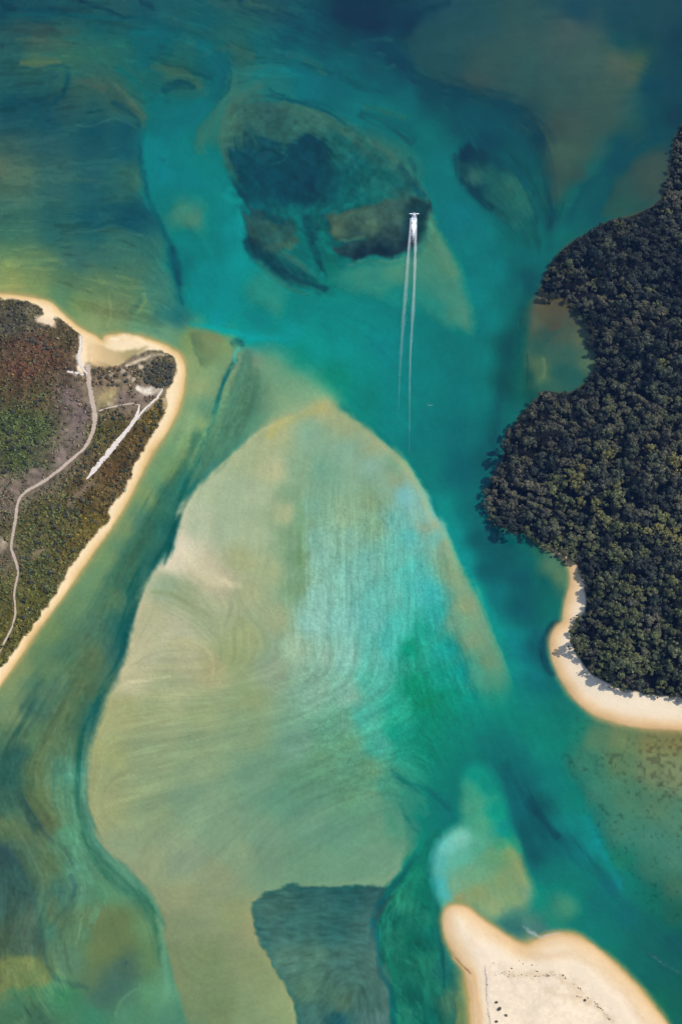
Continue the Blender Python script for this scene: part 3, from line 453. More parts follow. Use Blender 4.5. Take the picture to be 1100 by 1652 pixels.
# rocky shallows under the east beach
SH=region([(930,1160),(1000,1185),(1222,1190),(1222,1330),(1090,1310),(1030,1270),(960,1230)],18,22)
sp=np.clip(fbm(GU,GV,6,2,51)*2.4-.1,0,1)*SH*sm(fbm(GU,GV,60,2,52),-.35,.25)
C=C*(1-.20*sp[...,None]*np.array([.8,.9,.9]))
SH=region([(890,1170),(960,1220),(1222,1300),(1222,1480),(1040,1470),(980,1380),(930,1280)],25,25)
sp=np.clip(fbm(GU,GV,6,2,55)*2.2-.75,0,1)*SH
C=C*(1-.16*sp[...,None])
# a lee of drifted sand and foam in the notch of the bar
stroke(C,[(845,1490),(880,1500),(915,1508)],[8,9,5],(70,125,125),.9,.6)
for P,w_,c_,a_ in [
 ([(-20,56),(40,46),(90,48),(130,60)],[7,9,9,6],(58,88,80),.6),([(95,66),(150,60),(200,70),(216,86)],[5,7,7,5],(38,106,96),.6),([(20,62),(70,66),(115,70)],[5,7,5],(74,100,82),.7),([(55,86),(100,90),(140,101)],[2,3,2],(48,114,100),.7),
 ([(28,98),(62,100),(98,96)],[6,9,6],(92,113,78),.7),([(112,84),(150,92),(190,104)],[8,10,8],(46,108,93),.6),([(115,132),(145,136),(172,146)],[7,9,6],(74,98,82),.65),([(168,124),(200,150),(224,182),(233,204)],[4,6,6,4],(78,108,90),.75),([(182,104),(215,130),(246,166)],[5,7,5],(12,104,102),.7),
 ([(210,66),(245,76),(280,84)],[8,11,8],(10,100,103),.6),([(240,108),(272,110),(302,124),(326,138)],[7,12,11,5],(66,106,86),.8),([(205,52),(270,54),(325,72),(354,106)],[6,8,9,9],(6,106,109),.7),([(330,4),(355,8),(384,12)],[8,10,8],(60,98,90),.6),([(400,4),(425,10),(445,16)],[3,5,3],(64,100,93),.6),
 ([(290,58),(340,56),(400,66)],[9,12,9],(46,101,93),.5),([(305,50),(320,54),(332,62)],[4,6,4],(8,90,92),.6),([(325,84),(370,80),(412,90)],[7,9,7],(60,103,92),.6),([(372,104),(400,103),(432,110)],[3,5,3],(64,108,97),.6),([(392,98),(425,102),(465,106)],[2,3,2],(12,90,97),.7),
 ([(400,124),(450,118),(505,126)],[8,10,8],(8,116,119),.6),([(462,90),(495,96),(526,122)],[6,9,6],(62,107,97),.65),([(430,148),(480,164),(548,192)],[2,2.5,2],(4,84,93),.8),([(545,118),(580,140),(620,150)],[3,4,3],(12,84,92),.6),([(480,62),(520,80),(560,104)],[3,4,3],(46,100,94),.5),
 ([(560,74),(600,68),(640,66)],[2,2.5,2],(34,92,96),.6),([(548,92),(590,88),(625,92)],[2,2,2],(40,98,98),.6),([(600,108),(620,112),(640,112)],[2,2.5,2],(48,104,100),.6),
 ([(60,300),(120,292),(190,300)],[3,4,3],(70,104,92),.4),([(100,345),(170,352),(240,346)],[2,3,2],(14,76,88),.5),([(150,366),(200,362),(240,372)],[2,2.5,2],(16,78,88),.5),([(90,392),(150,396),(220,400)],[3,4,3],(74,116,100),.4),([(-20,345),(40,350),(100,356)],[2,3,2],(40,86,88),.4),
 ([(10,420),(60,412),(110,430)],[4,6,4],(132,148,96),.4),([(120,470),(160,462),(210,480),(240,470)],[2,3,3,2],(140,156,100),.4),([(210,440),(250,452),(270,470)],[3,4,3],(62,108,98),.4)]:
    stroke(C,P,w_,c_,.8,a_,streak=1.5,warp=1.4)
stroke(C,[(258,156),(274,141),(298,134),(312,142)],[5,8,9,5],(10,74,82),.6,.85,streak=2,warp=1.6)
stroke(C,[(364,100),(374,124),(370,146),(352,164)],[2.5,3,3,2.5],(4,84,92),.8,.7)
# ---- streaks of weed and scoured sand, stronger where the bed is weedy
lum=C.mean(2)
amp=np.full((NV,NU),.018)
amp+= .03*region([(-120,-100),(560,-100),(640,90),(480,150),(360,160),(230,230),(-120,260)],30,60)
amp+= .025*region([(-120,260),(225,250),(300,520),(170,530),(60,470),(-120,460)],30,40)
amp+= .055*region([(375,580),(430,640),(300,810),(200,1000),(130,1200),(160,1370),(90,1600),(-120,1600),(-120,1230),(60,1100),(280,740)],20,30)
mead=region([(360,175),(560,190),(690,310),(690,400),(540,430),(530,480),(400,400)],16,20)
C*=(1+mead*(.13*fbm(GU,GV,9,3,59)+.06*fbm(GU,GV,26,2,60)))[...,None]
amp+= .03*region([(360,175),(560,190),(690,310),(690,400),(540,430),(530,480),(400,400)],16,20)
amp+= .05*region(WEED,10,10); C*=1-.05*region(WEED,4,6)[...,None]
amp+= .03*region(DARK,6,10)
amp+= .035*region([(480,860),(640,800),(720,900),(780,1130),(640,1300),(480,1280),(450,1040)],30,40)
amp+= .05*region([(740,245),(765,232),(835,285),(860,330),(858,400),(790,350),(740,285)],10,14)
gr=np.clip(amp-.022,0,.1)
C*= (1+amp*(.12*L1+.30*L2)+gr*(.45*L4+.9*fbm(GU,GV,6,2,58)))[...,None]
wz=np.clip(region([(-120,-100),(560,-100),(660,60),(560,150),(380,160),(240,215),(225,260),(300,520),(170,530),(60,470),(-120,460)],20,40)+region([(380,580),(420,660),(300,810),(205,1000),(135,1200),(160,1370),(90,1640),(-120,1650),(-120,1230),(60,1100),(280,740)],14,24)+.7*region([(650,100),(880,170),(900,330),(870,430),(740,260)],20,30),0,1)
q=.75*L3+.55*L2+.35*L4+.8*fbm(GU,GV,55,2,57)
C*=(1-wz*sm(q,.75,1.7)*.12)[...,None]
C*=1+(wz*sm(-q,.85,1.8)*.10)[...,None]*np.array([1.6,1.05,.85])
tint=np.stack([L3*.04,L3*.02,L3*.006],-1)*(.22+2.6*amp[...,None])
C*=1+tint
rv=region([(390,580),(420,660),(300,810),(205,1000),(135,1200),(150,1370),(240,1470),(262,1560),(200,1700),(-120,1700),(-120,1230),(60,1100),(280,740)],14,24)
C*=1+rv[...,None]*np.array([.05,.0,-.06])
dk=region(DARK,4,8); C*=1+dk[...,None]*np.array([.10,.0,.02]); C*=(1+dk*(.07*fbm(GU,GV,20,4,62)+.02*L4))[...,None]
# sun glitter of the rippled surface, put into the bed tone over the pale fan
rp=region([(495,820),(640,800),(720,880),(790,1120),(700,1260),(560,1300),(450,1120)],30,50)
C*=(1+rp*.026*rng.standard_normal((NV,NU)))[...,None]
sw=region([(210,960),(420,960),(440,1120),(300,1260),(150,1300),(180,1110)],30,40)
C*=(1+sw*(.004*L2+.010*L1))[...,None]
st=region([(480,780),(640,780),(710,900),(760,1120),(640,1160),(500,1100),(470,960)],20,40)
C*=(1+st*(.008*L1+.002*L2))[...,None]*(1+(st*.008*L1)[...,None]*np.array([1,0,0]))
st=region([(640,1150),(600,1300),(520,1410),(400,1420),(250,1400),(160,1300),(200,1180),(420,1140)],30,50)
C*=(1+st*(.006*L1+.003*L2+.006*L3))[...,None]
C*=(1+.010*rng.standard_normal((NV,NU))+.012*vnoise(GU/4.5,GV/4.5,64)+.016*fbm(GU,GV,14,3,68))[...,None]
C=np.clip(C,0,255)
US=C-blur(C,9); US2=C-blur(C,30); C=np.clip(C+.22*US+.14*US2,0,255)
STRENGTH=1.0
# ---- dry land: outlines of the waterline
PEN=[(-120,468),(-40,474),(0,476),(40,479),(78,488),(100,506),(128,528),(150,541),(166,550),(173,542),(200,540),(230,545),(256,553),(277,563),(292,574),(298,590),(298,606),(292,645),(277,684),(247,730),(217,786),(187,840),(152,890),(112,946),(72,1000),(32,1060),(-2,1108),(-50,1180),(-120,1270)]
BEA=[(884,884),(908,898),(921,918),(921,945),(914,970),(910,990),(909,1003),(898,1012),(890,1028),(889,1044),(894,1068),(907,1098),(928,1128),(958,1151),(1002,1166),(1050,1173),(1100,1176),(1222,1182)]
FLOOR=[(1222,150),(1120,190),(1092,215),(1082,260),(1074,300),(1056,330),(1022,346),(985,356),(952,374),(925,388),(905,404),(890,424),(877,447),(870,466),(874,478),(902,480),(928,496),(943,518),(953,548),(960,580),(952,606),(926,630),(900,633),(876,633),(860,648),(845,663),(830,684),(817,704),(812,735),(808,755),(798,770),(788,784),(784,802),(787,825),(800,845),(824,856),(852,862),(870,874)]
HEAD=FLOOR+BEA                                     # outline of the whole headland
BAR=[(716,1492),(718,1474),(730,1464),(752,1467),(780,1488),(810,1509),(834,1524),(850,1527),(868,1519),(895,1510),(925,1512),(950,1525),(982,1550),(1012,1580),(1042,1612),(1072,1652),(1105,1700),(1140,1762),(766,1762),(764,1700),(762,1652),(758,1600),(750,1562),(736,1540),(722,1516)]
def signed(P,warp=.35,marg=400):
    f=np.full((NV,NU),-400.0); w,d=sdist(P,marg,warp=warp); f[w]=d; return f
DP=signed(PEN); DH=signed(HEAD); DB=signed(BAR)
DL=np.maximum(np.maximum(DP,DH),DB)               # >0 on land, in chart units
def ramp(d,xs,cols):
    cols=np.array(cols,float)
    return np.stack([np.interp(d,xs,cols[:,k]) for k in range(3)],-1)
jit=fbm(GU,GV,30,3,61)*2.5
# shelving sand at the edge of the water
def shore(C,D,width,a,mask=1.0,col=(178,160,105)):
    k=(1-sm(-D+jit,0,width))*(D<60)*a*mask
    return C*(1-k[...,None])+np.array(col,float)*k[...,None]
C=shore(C,DP,11,.8)
hm=sm(GV,868,890)
C=shore(C,DH,13,.8,hm,(185,160,110))
C=shore(C,DB,16,.9,1,(200,165,105))
# sand bar
cb=ramp(DB+jit,[-8,-2,4,12,20,28,40],[(192,164,112),(220,184,136),(233,202,160),(240,212,175),(243,223,192),(247,230,208),(245,228,205)])
k=sm(DB,-7,1); C=C*(1-k[...,None])+cb*k[...,None]
stroke(C,[(812,1545),(850,1553),(900,1548),(940,1560),(985,1600),(1020,1652),(1050,1720)],[3,3,4,4,4,4,4],(252,236,212),.9,.7)
stroke(C,[(790,1500),(830,1530),(870,1545),(920,1540),(960,1560),(1010,1610),(1050,1670)],[6,7,8,10,10,10,10],(226,192,148),.95,.5)
stroke(C,[(752,1492),(764,1510),(760,1530)],[10,12,9],(232,208,172),.95,.4)
stroke(C,[(730,1540),(748,1556),(762,1570),(768,1600),(772,1652),(774,1740)],[3,4,4,5,5,5],(236,190,135),.9,.7)
stroke(C,[(733,1543),(748,1557),(760,1572)],[1.4,1.6,1.4],(130,105,75),.8,.7,warp=.5)
stroke(C,[(778,1560),(786,1580),(790,1620),(794,1660),(796,1740)],[3,4,4,4,4],(238,222,208),.9,.7)
stroke(C,[(782,1556),(784,1580),(785,1610),(788,1652),(792,1740)],[.9,1.1,1.2,1.4,1.4],(165,148,130),.8,.6,warp=.6)
for q,(x0,y0,x1,y1) in enumerate([(810,1566,900,1572),(900,1574,945,1604),(880,1600,960,1612),(956,1616,985,1655)]):
    stroke(C,[(x0,y0),((x0+x1)/2,(y0+y1)/2+2),(x1,y1)],[5,8,5],(214,188,152),1,.45,warp=2)
stroke(C,[(820,1600),(870,1590),(930,1630),(950,1700)],[8,10,12,12],(250,232,208),1,.5,warp=2)
bl=region([(785,1560),(830,1560),(930,1570),(1000,1640),(1040,1740),(800,1740)],6,10)
C*=(1+bl*(.05*fbm(GU,GV,26,4,65)+.04*fbm(GU,GV,5,2,66)))[...,None]
# east beach and the ground under the forest
ce=ramp(DH+jit,[-7,-2,4,10,18,30],[(186,162,115),(218,182,135),(234,198,152),(244,214,172),(250,230,202),(252,236,212)])
k=sm(DH,-6,1)*hm; C=C*(1-k[...,None])+ce*k[...,None]
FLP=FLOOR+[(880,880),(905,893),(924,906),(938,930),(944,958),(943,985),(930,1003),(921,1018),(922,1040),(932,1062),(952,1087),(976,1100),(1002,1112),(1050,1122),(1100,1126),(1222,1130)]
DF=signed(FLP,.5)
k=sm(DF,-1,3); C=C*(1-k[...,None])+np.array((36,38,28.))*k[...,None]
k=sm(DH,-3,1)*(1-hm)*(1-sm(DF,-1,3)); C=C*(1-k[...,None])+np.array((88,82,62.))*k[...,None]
# western peninsula: heath, sand strips
PG=[(-100,520,75,68,58),(-100,620,85,62,52),(-100,720,68,75,48),(-100,850,80,75,52),(-100,1000,75,72,45),(10,490,85,78,62),(30,510,82,76,68),(20,530,78,72,66),(60,510,88,80,66),(100,540,80,70,55),(30,560,85,65,55),(70,560,92,66,56),(40,600,94,64,56),(90,580,88,66,54),(20,630,80,64,50),(60,640,82,70,50),(100,610,92,76,66),(20,680,72,78,48),(60,690,70,78,48),(30,740,66,72,46),(70,740,80,76,62),(110,640,104,88,88),(130,670,106,90,90),(125,700,106,92,88),(95,735,112,96,92),(60,770,116,100,94),(20,790,108,92,86),(10,820,98,84,76),(100,830,82,76,50),(140,800,86,70,48),(180,760,90,70,50),(220,705,88,70,46),(200,730,86,68,48),(150,850,92,78,44),(110,890,88,76,48),(60,900,80,78,50),(60,960,82,78,46),(30,1000,84,78,46),(170,620,118,98,84),(195,645,116,98,94),(215,600,112,96,84),(175,640,150,136,98),(170,590,110,90,75),(250,600,82,74,58),(235,590,110,98,84),(230,640,122,104,96),(190,690,86,76,52),(250,670,92,76,44),(160,700,84,78,50),(70,830,84,78,52),(40,850,84,78,52),(10,900,96,84,72),(10,950,84,78,52)]
cg=idw(PG,ALL,3.0,40)
n1=fbm(GU,GV,14,4,71); n2=fbm(GU,GV,5,2,72)
cg=cg*np.array([1.14,1.18,1.16])*(1+.18*n1+.2*n2)[...,None]
beachw=ramp(DP+jit*1.2+4*fbm(GU,GV,60,2,69)-1,[-6,-1,5,12],[(190,165,112),(226,192,138),(240,214,170),(245,224,188)])
VEG=[(-120,486),(-40,486),(0,487),(35,488),(62,498),(70,508),(62,516),(66,523),(90,526),(92,514),(128,538),(133,552),(130,572),(126,590),(133,600),(140,610),(140,590),(150,580),(180,590),(210,578),(245,568),(268,568),(284,585),(286,602),(280,618),(268,634),(266,650),(262,672),(240,710),(228,735),(205,778),(180,820),(178,838),(152,866),(140,880),(108,925),(95,940),(62,990),(22,1050),(-6,1085),(-50,1150),(-120,1250)]
DV=signed(VEG,1.3)+fbm(GU,GV,9,3,67)*3.2+2.5
isl=sm(DP,-4,1)
C=C*(1-isl[...,None])+beachw*isl[...,None]
k=sm(DV,-.5,2.5)*sm(DP,0,3); C=C*(1-k[...,None])+cg*k[...,None]
# lagoon and bare tan ground behind the sand tongue
poly(C,[(140,560),(160,556),(185,566),(215,566),(240,560),(225,572),(195,585),(172,592),(150,588)],0,3,4,.85,pts=[(150,575,226,196,150),(180,575,210,182,135),(205,570,165,152,105),(225,565,150,142,98),(190,585,195,170,125)])
stroke(C,[(178,548),(205,546),(235,552),(262,562)],[3,5,5,3],(252,236,206),.9,.8)
stroke(C,[(200,590),(225,582),(250,574),(270,572)],[2,3,3,2],(246,226,196),.9,.8,warp=.8)
stroke(C,[(140,545),(150,560),(148,580),(142,600)],[7,10,8,4],(232,204,160),.95,.7)
stroke(C,[(132,540),(131,560),(128,580),(134,598)],[2.5,3,4.5,3],(250,238,220),.3,.95,warp=1.2)
stroke(C,[(104,600),(118,602),(132,604)],[2.5,4,2.5],(236,222,204),.3,.9,warp=1.5)
for (x,y,r) in [(178,600,5),(195,598,5),(206,606,4),(232,592,4),(215,612,4),(185,612,4),(165,642,9),(180,632,8),(175,655,5)]:
    stroke(C,[(x-r,y+1),(x,y),(x+r,y-1)],[r*.6,r,r*.6],(188,165,120) if r>5 else (224,206,182),.3,.85,warp=1.8)
stroke(C,[(218,622),(235,628),(250,628),(262,624)],[3,4.5,6,3.5],(250,240,224),.3,.95,warp=1.6)
stroke(C,[(262,628),(250,645),(235,660),(215,684)],[2,2.4,2.2,2],(226,212,194),.3,.9,warp=1.4)
stroke(C,[(262,640),(268,650),(262,660)],[3,4,3],(240,215,175),.8,.6)
stroke(C,[(-20,880),(2,878),(12,872)],[16,14,8],(228,206,188),.8,.8,warp=1.5)
stroke(C,[(45,905),(60,890),(75,880)],[4,6,4],(150,128,112),.9,.6,warp=1.5)
stroke(C,[(150,775),(128,795),(105,815)],[6,7,5],(150,130,118),.9,.7,warp=1.4)
stroke(C,[(60,516),(75,519),(92,524)],[4,6,4],(222,200,180),.8,.6,warp=1.8)
C=np.clip(C,2,255)
# ---------------------------------------------------------------- chart units -> metres
_t=math.tan(R(VF/2)); _th=R(TILT)
CAM=np.array([0,-DIST*math.sin(_th),DIST*math.cos(_th)])
def ground(u,v,z=0.0):
    """world x, y of the place that the survey photograph shows at (u, v), at height z"""
    x=(np.asarray(u,float)-550)/826*_t; y=(826-np.asarray(v,float))/826*_t
    dx=x; dy=y*math.cos(_th)+math.sin(_th); dz=y*math.sin(_th)-math.cos(_th)
    k=(z-CAM[2])/dz
    return CAM[0]+dx*k, CAM[1]+dy*k
def chart(a,u,v):
    """bilinear reading of a chart layer"""
    x=np.clip((np.asarray(u,float)-U0)/ST,0,NU-1.001); y=np.clip((np.asarray(v,float)-V0)/ST,0,NV-1.001)
    i=x.astype(int);j=y.astype(int);fx=x-i;fy=y-j
    if a.ndim==3: fx=fx[...,None];fy=fy[...,None]
    return (a[j,i]*(1-fx)+a[j,i+1]*fx)*(1-fy)+(a[j+1,i]*(1-fx)+a[j+1,i+1]*fx)*fy
# ---- heights: depth from how much red the water has taken, land from the distance to the waterline
LIGHT=np.array([1.11,1.145,1.31]); LIGHT_LAND=np.array([1.175,1.21,1.32]); AIR=np.array([.0032,.0052,.0155]); KA=np.array([.60,.095,.055]); PATH=2.55
lin=lambda c: np.where(c<=.04045,c/12.92,((np.clip(c,0,None)+.055)/1.055)**2.4)
T=np.maximum(lin(C/255)-AIR,.0008)
Tb=np.maximum(lin(blur(C,9)/255)-AIR,[.0040,.004,.004])
rho=1.13-.25*sm(-Tb[...,1],-.16,-.03)
S=np.log(np.maximum(rho*Tb[...,1]/Tb[...,0]*LIGHT[0]/LIGHT[1],1.02))/(KA[0]-KA[1])
S=np.clip(S,.05,7.5)
MPU=.45
out=np.maximum(-DL,0)*MPU
dep=np.minimum(S/PATH,.03+.12*out)
dep=blur(dep,4)*sm(out,0,2)
dep=np.where(DL<0,dep,0)
inl=np.maximum(DL,0)*MPU
lz=1.5*(1-np.exp(-inl/9))+.25*fbm(GU,GV,40,3,81)*sm(inl,4,14)
hill=sm(inl,6,60)*(4+.05*inl)*(DH>0)+1.3*sm(inl,8,25)*(DP>0)*(.7+.5*fbm(GU,GV,90,2,82))
lz=lz+blur(hill,10)*(DL>0)
Z=np.where(DL>0,.01+lz,-dep-.01)
TW=np.exp(-KA*(np.where(DL<0,dep,0)*PATH)[...,None])
ALB=np.clip(np.maximum(T,.0012)/(LIGHT*TW),.004,.86)
ALB=np.where((DL>0)[...,None],np.clip(T/LIGHT_LAND,.01,.88),ALB)
# ---------------------------------------------------------------- helpers
def link(o,parent=None):
    sc.collection.objects.link(o)
    if parent: o.parent=parent
    return o
def tag(o,label=None,cat=None,group=None,kind=None):
    if label: o['label']=label
    if cat: o['category']=cat
    if group: o['group']=group
    if kind: o['kind']=kind
    return o
def mesh(name,V,F,mat=None,smooth=True,attr=None):
    me=bpy.data.meshes.new(name)
    V=np.asarray(V,np.float32); F=np.asarray(F,np.int32)
    n=len(F); k=F.shape[1]
    me.vertices.add(len(V)); me.vertices.foreach_set('co',V.ravel())
    me.loops.add(n*k); me.loops.foreach_set('vertex_index',F.ravel())
    me.polygons.add(n); me.polygons.foreach_set('loop_start',np.arange(0,n*k,k,dtype=np.int32))
    me.polygons.foreach_set('loop_total',np.full(n,k,np.int32))
    me.polygons.foreach_set('use_smooth',np.full(n,smooth,bool))
    for nm,arr in (attr or {}).items():
        if arr.ndim==2:
            a=me.attributes.new(nm,'FLOAT_COLOR','POINT'); a.data.foreach_set('color',np.concatenate([arr,np.ones((len(arr),1))],1).astype(np.float32).ravel())
        else:
            a=me.attributes.new(nm,'FLOAT','POINT'); a.data.foreach_set('value',arr.astype(np.float32))
    me.update(calc_edges=True); me.validate()
    if mat: me.materials.append(mat)
    return me
class N:
    """tiny node-graph helper"""
    def __init__(s,name):
        s.m=bpy.data.materials.new(name); s.m.use_nodes=True; s.t=s.m.node_tree; s.t.nodes.clear(); s.out=s.n('OutputMaterial')
    def n(s,t,**k):
        x=s.t.nodes.new('ShaderNode'+t)
        for a,b in k.items(): setattr(x,a,b)
        return x
    def l(s,a,b): s.t.links.new(a,b)
    def noise(s,scale,detail=3,rough=.55,vec=None):
        x=s.n('TexNoise'); x.inputs['Scale'].default_value=scale; x.inputs['Detail'].default_value=detail; x.inputs['Roughness'].default_value=rough
        if vec: s.l(vec,x.inputs['Vector'])
        return x.outputs['Fac']
    def rng(s,f,a,b,lo=0.,hi=1.):
        x=s.n('MapRange'); s.l(f,x.inputs[0]); x.inputs[1].default_value=a; x.inputs[2].default_value=b; x.inputs[3].default_value=lo; x.inputs[4].default_value=hi
        return x.outputs[0]
    def math(s,op,a,b):
        x=s.n('Math',operation=op)
        for i,q in enumerate((a,b)):
            if isinstance(q,(int,float)): x.inputs[i].default_value=q
            else: s.l(q,x.inputs[i])
        return x.outputs[0]
    def scale(s,col,f):
        x=s.n('VectorMath',operation='SCALE')
        if isinstance(col,tuple): x.inputs[0].default_value=col[:3]
        else: s.l(col,x.inputs[0])
        s.l(f,x.inputs['Scale']); return x.outputs[0]
    def pos(s): return s.n('NewGeometry').outputs['Position']
    def bump(s,h,strength=.3,dist=.3):
        b=s.n('Bump'); b.inputs['Strength'].default_value=strength; b.inputs['Distance'].default_value=dist; s.l(h,b.inputs['Height']); return b.outputs[0]
    def surf(s,sh): s.l(sh,s.out.inputs[0]); return s.m
def ground_mat(name,grain,amt,bump,rough=.95,spots=None):
    g=N(name); p=g.pos(); a=g.n('Attribute',attribute_name='tone')
    f=g.rng(g.noise(grain,4,.65,p),.25,.75,1-amt,1+amt)
    f2=g.rng(g.noise(grain*.12,3,.5,p),.3,.7,1-amt*.6,1+amt*.6)
    f=g.math('MULTIPLY',f,f2)
    b=g.n('BsdfDiffuse'); g.l(g.scale(a.outputs['Color'],f),b.inputs['Color']); b.inputs['Roughness'].default_value=.3
    if bump: g.l(g.bump(g.noise(grain*.7,3,.6,p),bump,.4),b.inputs['Normal'])
    return g.surf(b.outputs[0])
M_BED=ground_mat('seabed_sand',.55,.06,0); M_SAND=ground_mat('beach_sand',.7,.05,.12); M_HEATH=ground_mat('heath_soil',.55,.22,.35); M_FLOOR=ground_mat('forest_litter',.5,.3,.4)
# ---------------------------------------------------------------- terrain: sea bed, beaches, sand bar, heath, forest floor
XW,YW=ground(GU,GV,Z)
VV=np.stack([XW,YW,Z],-1).reshape(-1,3)
idx=np.arange(NU*NV).reshape(NV,NU)
FC=np.stack([idx[:-1,:-1],idx[1:,:-1],idx[1:,1:],idx[:-1,1:]],-1).reshape(-1,4)
mid=lambda a:(a[:-1,:-1]+a[1:,:-1]+a[1:,1:]+a[:-1,1:]).ravel()/4
dl,dp,dh,db,dv,df=map(mid,(DL,DP,DH,DB,DV,DF))
cls=np.zeros(len(FC),int)
cls[(db>0)]=1
cls[(dp>0)&(dv<=1)]=2; cls[(dp>0)&(dv>1)]=3
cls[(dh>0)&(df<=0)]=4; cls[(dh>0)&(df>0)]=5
TERR=[('seabed',M_BED,'sandy estuary bed with winding channels, weed beds and pale shoals under clear water'),
 ('sandbar',M_SAND,'cream dry sand bar with a rounded tip at the lower right'),
 ('beach',M_SAND,'narrow pale beach rimming the brown western heath spit'),
 ('heath_ground',M_HEATH,'brown and purple heath soil on the western spit'),
 ('beach',M_SAND,'curved cream beach below the dark eastern forest'),
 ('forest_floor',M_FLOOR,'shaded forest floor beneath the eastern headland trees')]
AL=ALB.reshape(-1,3)
for k,(nm,mt,lb) in enumerate(TERR):
    f=FC[cls==k]; u,inv=np.unique(f,return_inverse=True)
    o=link(bpy.data.objects.new(nm,mesh(nm,VV[u],inv.reshape(-1,4),mt,True,{'tone':AL[u]})))
    tag(o,lb,'terrain' if k in(3,5) else ('seabed' if k==0 else 'beach'),kind='structure')
# the bed goes on beyond the survey
def outer_bed():
    x0,x1,y0,y1=VV[:,0].min(),VV[:,0].max(),VV[:,1].min(),VV[:,1].max()
    B=6000; n=40; xs=np.linspace(-B,B,n*2); ys=np.linspace(-B,B,n*2); X,Y=np.meshgrid(xs,ys)
    zz=-4.6+.5*fbm(X,Y,800,3,91)
    V=np.stack([X,Y,zz],-1).reshape(-1,3); i=np.arange(4*n*n).reshape(2*n,2*n)
    F=np.stack([i[:-1,:-1],i[:-1,1:],i[1:,1:],i[1:,:-1]],-1).reshape(-1,4)
    a=np.tile(np.array([[.34,.36,.30]]),(len(V),1))
    # margin: the surveyed bed shelves off to the deeper bed all round
    b=np.concatenate([idx[0,:],idx[1:,-1],idx[-1,-2::-1],idx[-2:0:-1,0]]); P=VV[b]; T0=ALB.reshape(-1,3)[b]; c=VV.mean(0)
    d=P[:,:2]-c[:2]; d/=np.linalg.norm(d,axis=1)[:,None]; K=[0,6,20,50,100,180,300,450]; mV=[];mA=[]
    for k,q in enumerate(K):
        t=q/450; t2=t*t*(3-2*t); w_=1+2*k*6; ker=np.ones(w_)/w_
        sm_=np.stack([np.convolve(np.concatenate([T0[-w_:,j],T0[:,j],T0[:w_,j]]),ker,'same')[w_:-w_] for j in range(3)],-1)
        sz=np.convolve(np.concatenate([P[-w_:,2],P[:,2],P[:w_,2]]),ker,'same')[w_:-w_]
        mV.append(np.concatenate([P[:,:2]+d*q,(sz*(1-t2)-5.6*t2)[:,None]],1)); mA.append(sm_*(1-t2)+np.array([.34,.36,.30])*t2)
    n2=len(P); ii=np.arange(n2*len(K)).reshape(len(K),n2)+len(V); jj=np.roll(ii,-1,1)
    F=np.concatenate([F,np.stack([ii[:-1],jj[:-1],jj[1:],ii[1:]],-1).reshape(-1,4)]); V=np.concatenate([V]+mV); a=np.concatenate([a]+mA)
    o=link(bpy.data.objects.new('outer_seabed',mesh('outer_seabed',V,F,M_BED,True,{'tone':a})))
    tag(o,'deeper sandy bed further out around the estuary','seabed',kind='structure')
outer_bed()
# ---------------------------------------------------------------- water: one body, clear, taking red with depth
def water():
    g=N('estuary_water'); p=g.pos()
    n1=g.noise(.16,2,.55,p); n2=g.noise(.9,1,.5,p)
    h=g.math('ADD',n1,g.math('MULTIPLY',n2,.35))
    nb=g.bump(h,.35,.25)
    gl=g.n('BsdfGlossy'); gl.inputs['Roughness'].default_value=.12; g.l(nb,gl.inputs['Normal'])
    tr=g.n('BsdfTransparent'); lw=g.n('LayerWeight'); lw.inputs[0].default_value=.5; g.l(nb,lw.inputs['Normal'])
    fr=g.math('MULTIPLY_ADD',g.math('POWER',lw.outputs['Facing'],5.0),.97); fr.node.inputs[2].default_value=.02   # Schlick, the same from both sides
    mx=g.n('MixShader'); g.l(fr,mx.inputs[0]); g.l(tr.outputs[0],mx.inputs[1]); g.l(gl.outputs[0],mx.inputs[2])
    g.surf(mx.outputs[0])
    va=g.n('VolumeAbsorption'); va.inputs['Density'].default_value=float(KA[0]); va.inputs['Color'].default_value=(0,float(1-KA[1]/KA[0]),float(1-KA[2]/KA[0]),1)
    g.l(va.outputs[0],g.out.inputs['Volume'])
    B=5900
    V=[(-B,-B,-9),(B,-B,-9),(B,B,-9),(-B,B,-9),(-B,-B,0),(B,-B,0),(B,B,0),(-B,B,0)]
    F=[(0,3,2,1),(4,5,6,7),(0,1,5,4),(1,2,6,5),(2,3,7,6),(3,0,4,7)]
    o=link(bpy.data.objects.new('water',mesh('water',V,F,g.m,False)))
    tag(o,'clear turquoise estuary water over channels and sand flats','water',kind='structure')
water()
# ---------------------------------------------------------------- sandy tracks over the heath
def zland(u,v): return chart(Z,u,v)
def track_mat(name,col,amt=.2,grain=.9):
    g=N(name); p=g.pos(); f=g.rng(g.noise(grain,4,.6,p),.25,.75,1-amt,1+amt); a=g.n('Attribute',attribute_name='cover')
    b=g.n('BsdfDiffuse'); g.l(g.scale(col,f),b.inputs['Color']); t=g.n('BsdfTransparent'); mx=g.n('MixShader')
    e=g.rng(g.math('ADD',a.outputs['Fac'],g.math('MULTIPLY',g.math('SUBTRACT',g.noise(.7,3,.65,p),.5),1.5)),.42,.62)
    g.l(e,mx.inputs[0]); g.l(t.outputs[0],mx.inputs[1]); g.l(b.outputs[0],mx.inputs[2]); return g.surf(mx.outputs[0])
def sand_mat(name,col,amt=.12,grain=.8):
    g=N(name); p=g.pos(); f=g.rng(g.noise(grain,4,.6,p),.25,.75,1-amt,1+amt)
    b=g.n('BsdfDiffuse'); g.l(g.scale(col,f),b.inputs['Color']); g.l(g.bump(g.noise(grain,3,.6,p),.2,.3),b.inputs['Normal'])
    return g.surf(b.outputs[0])
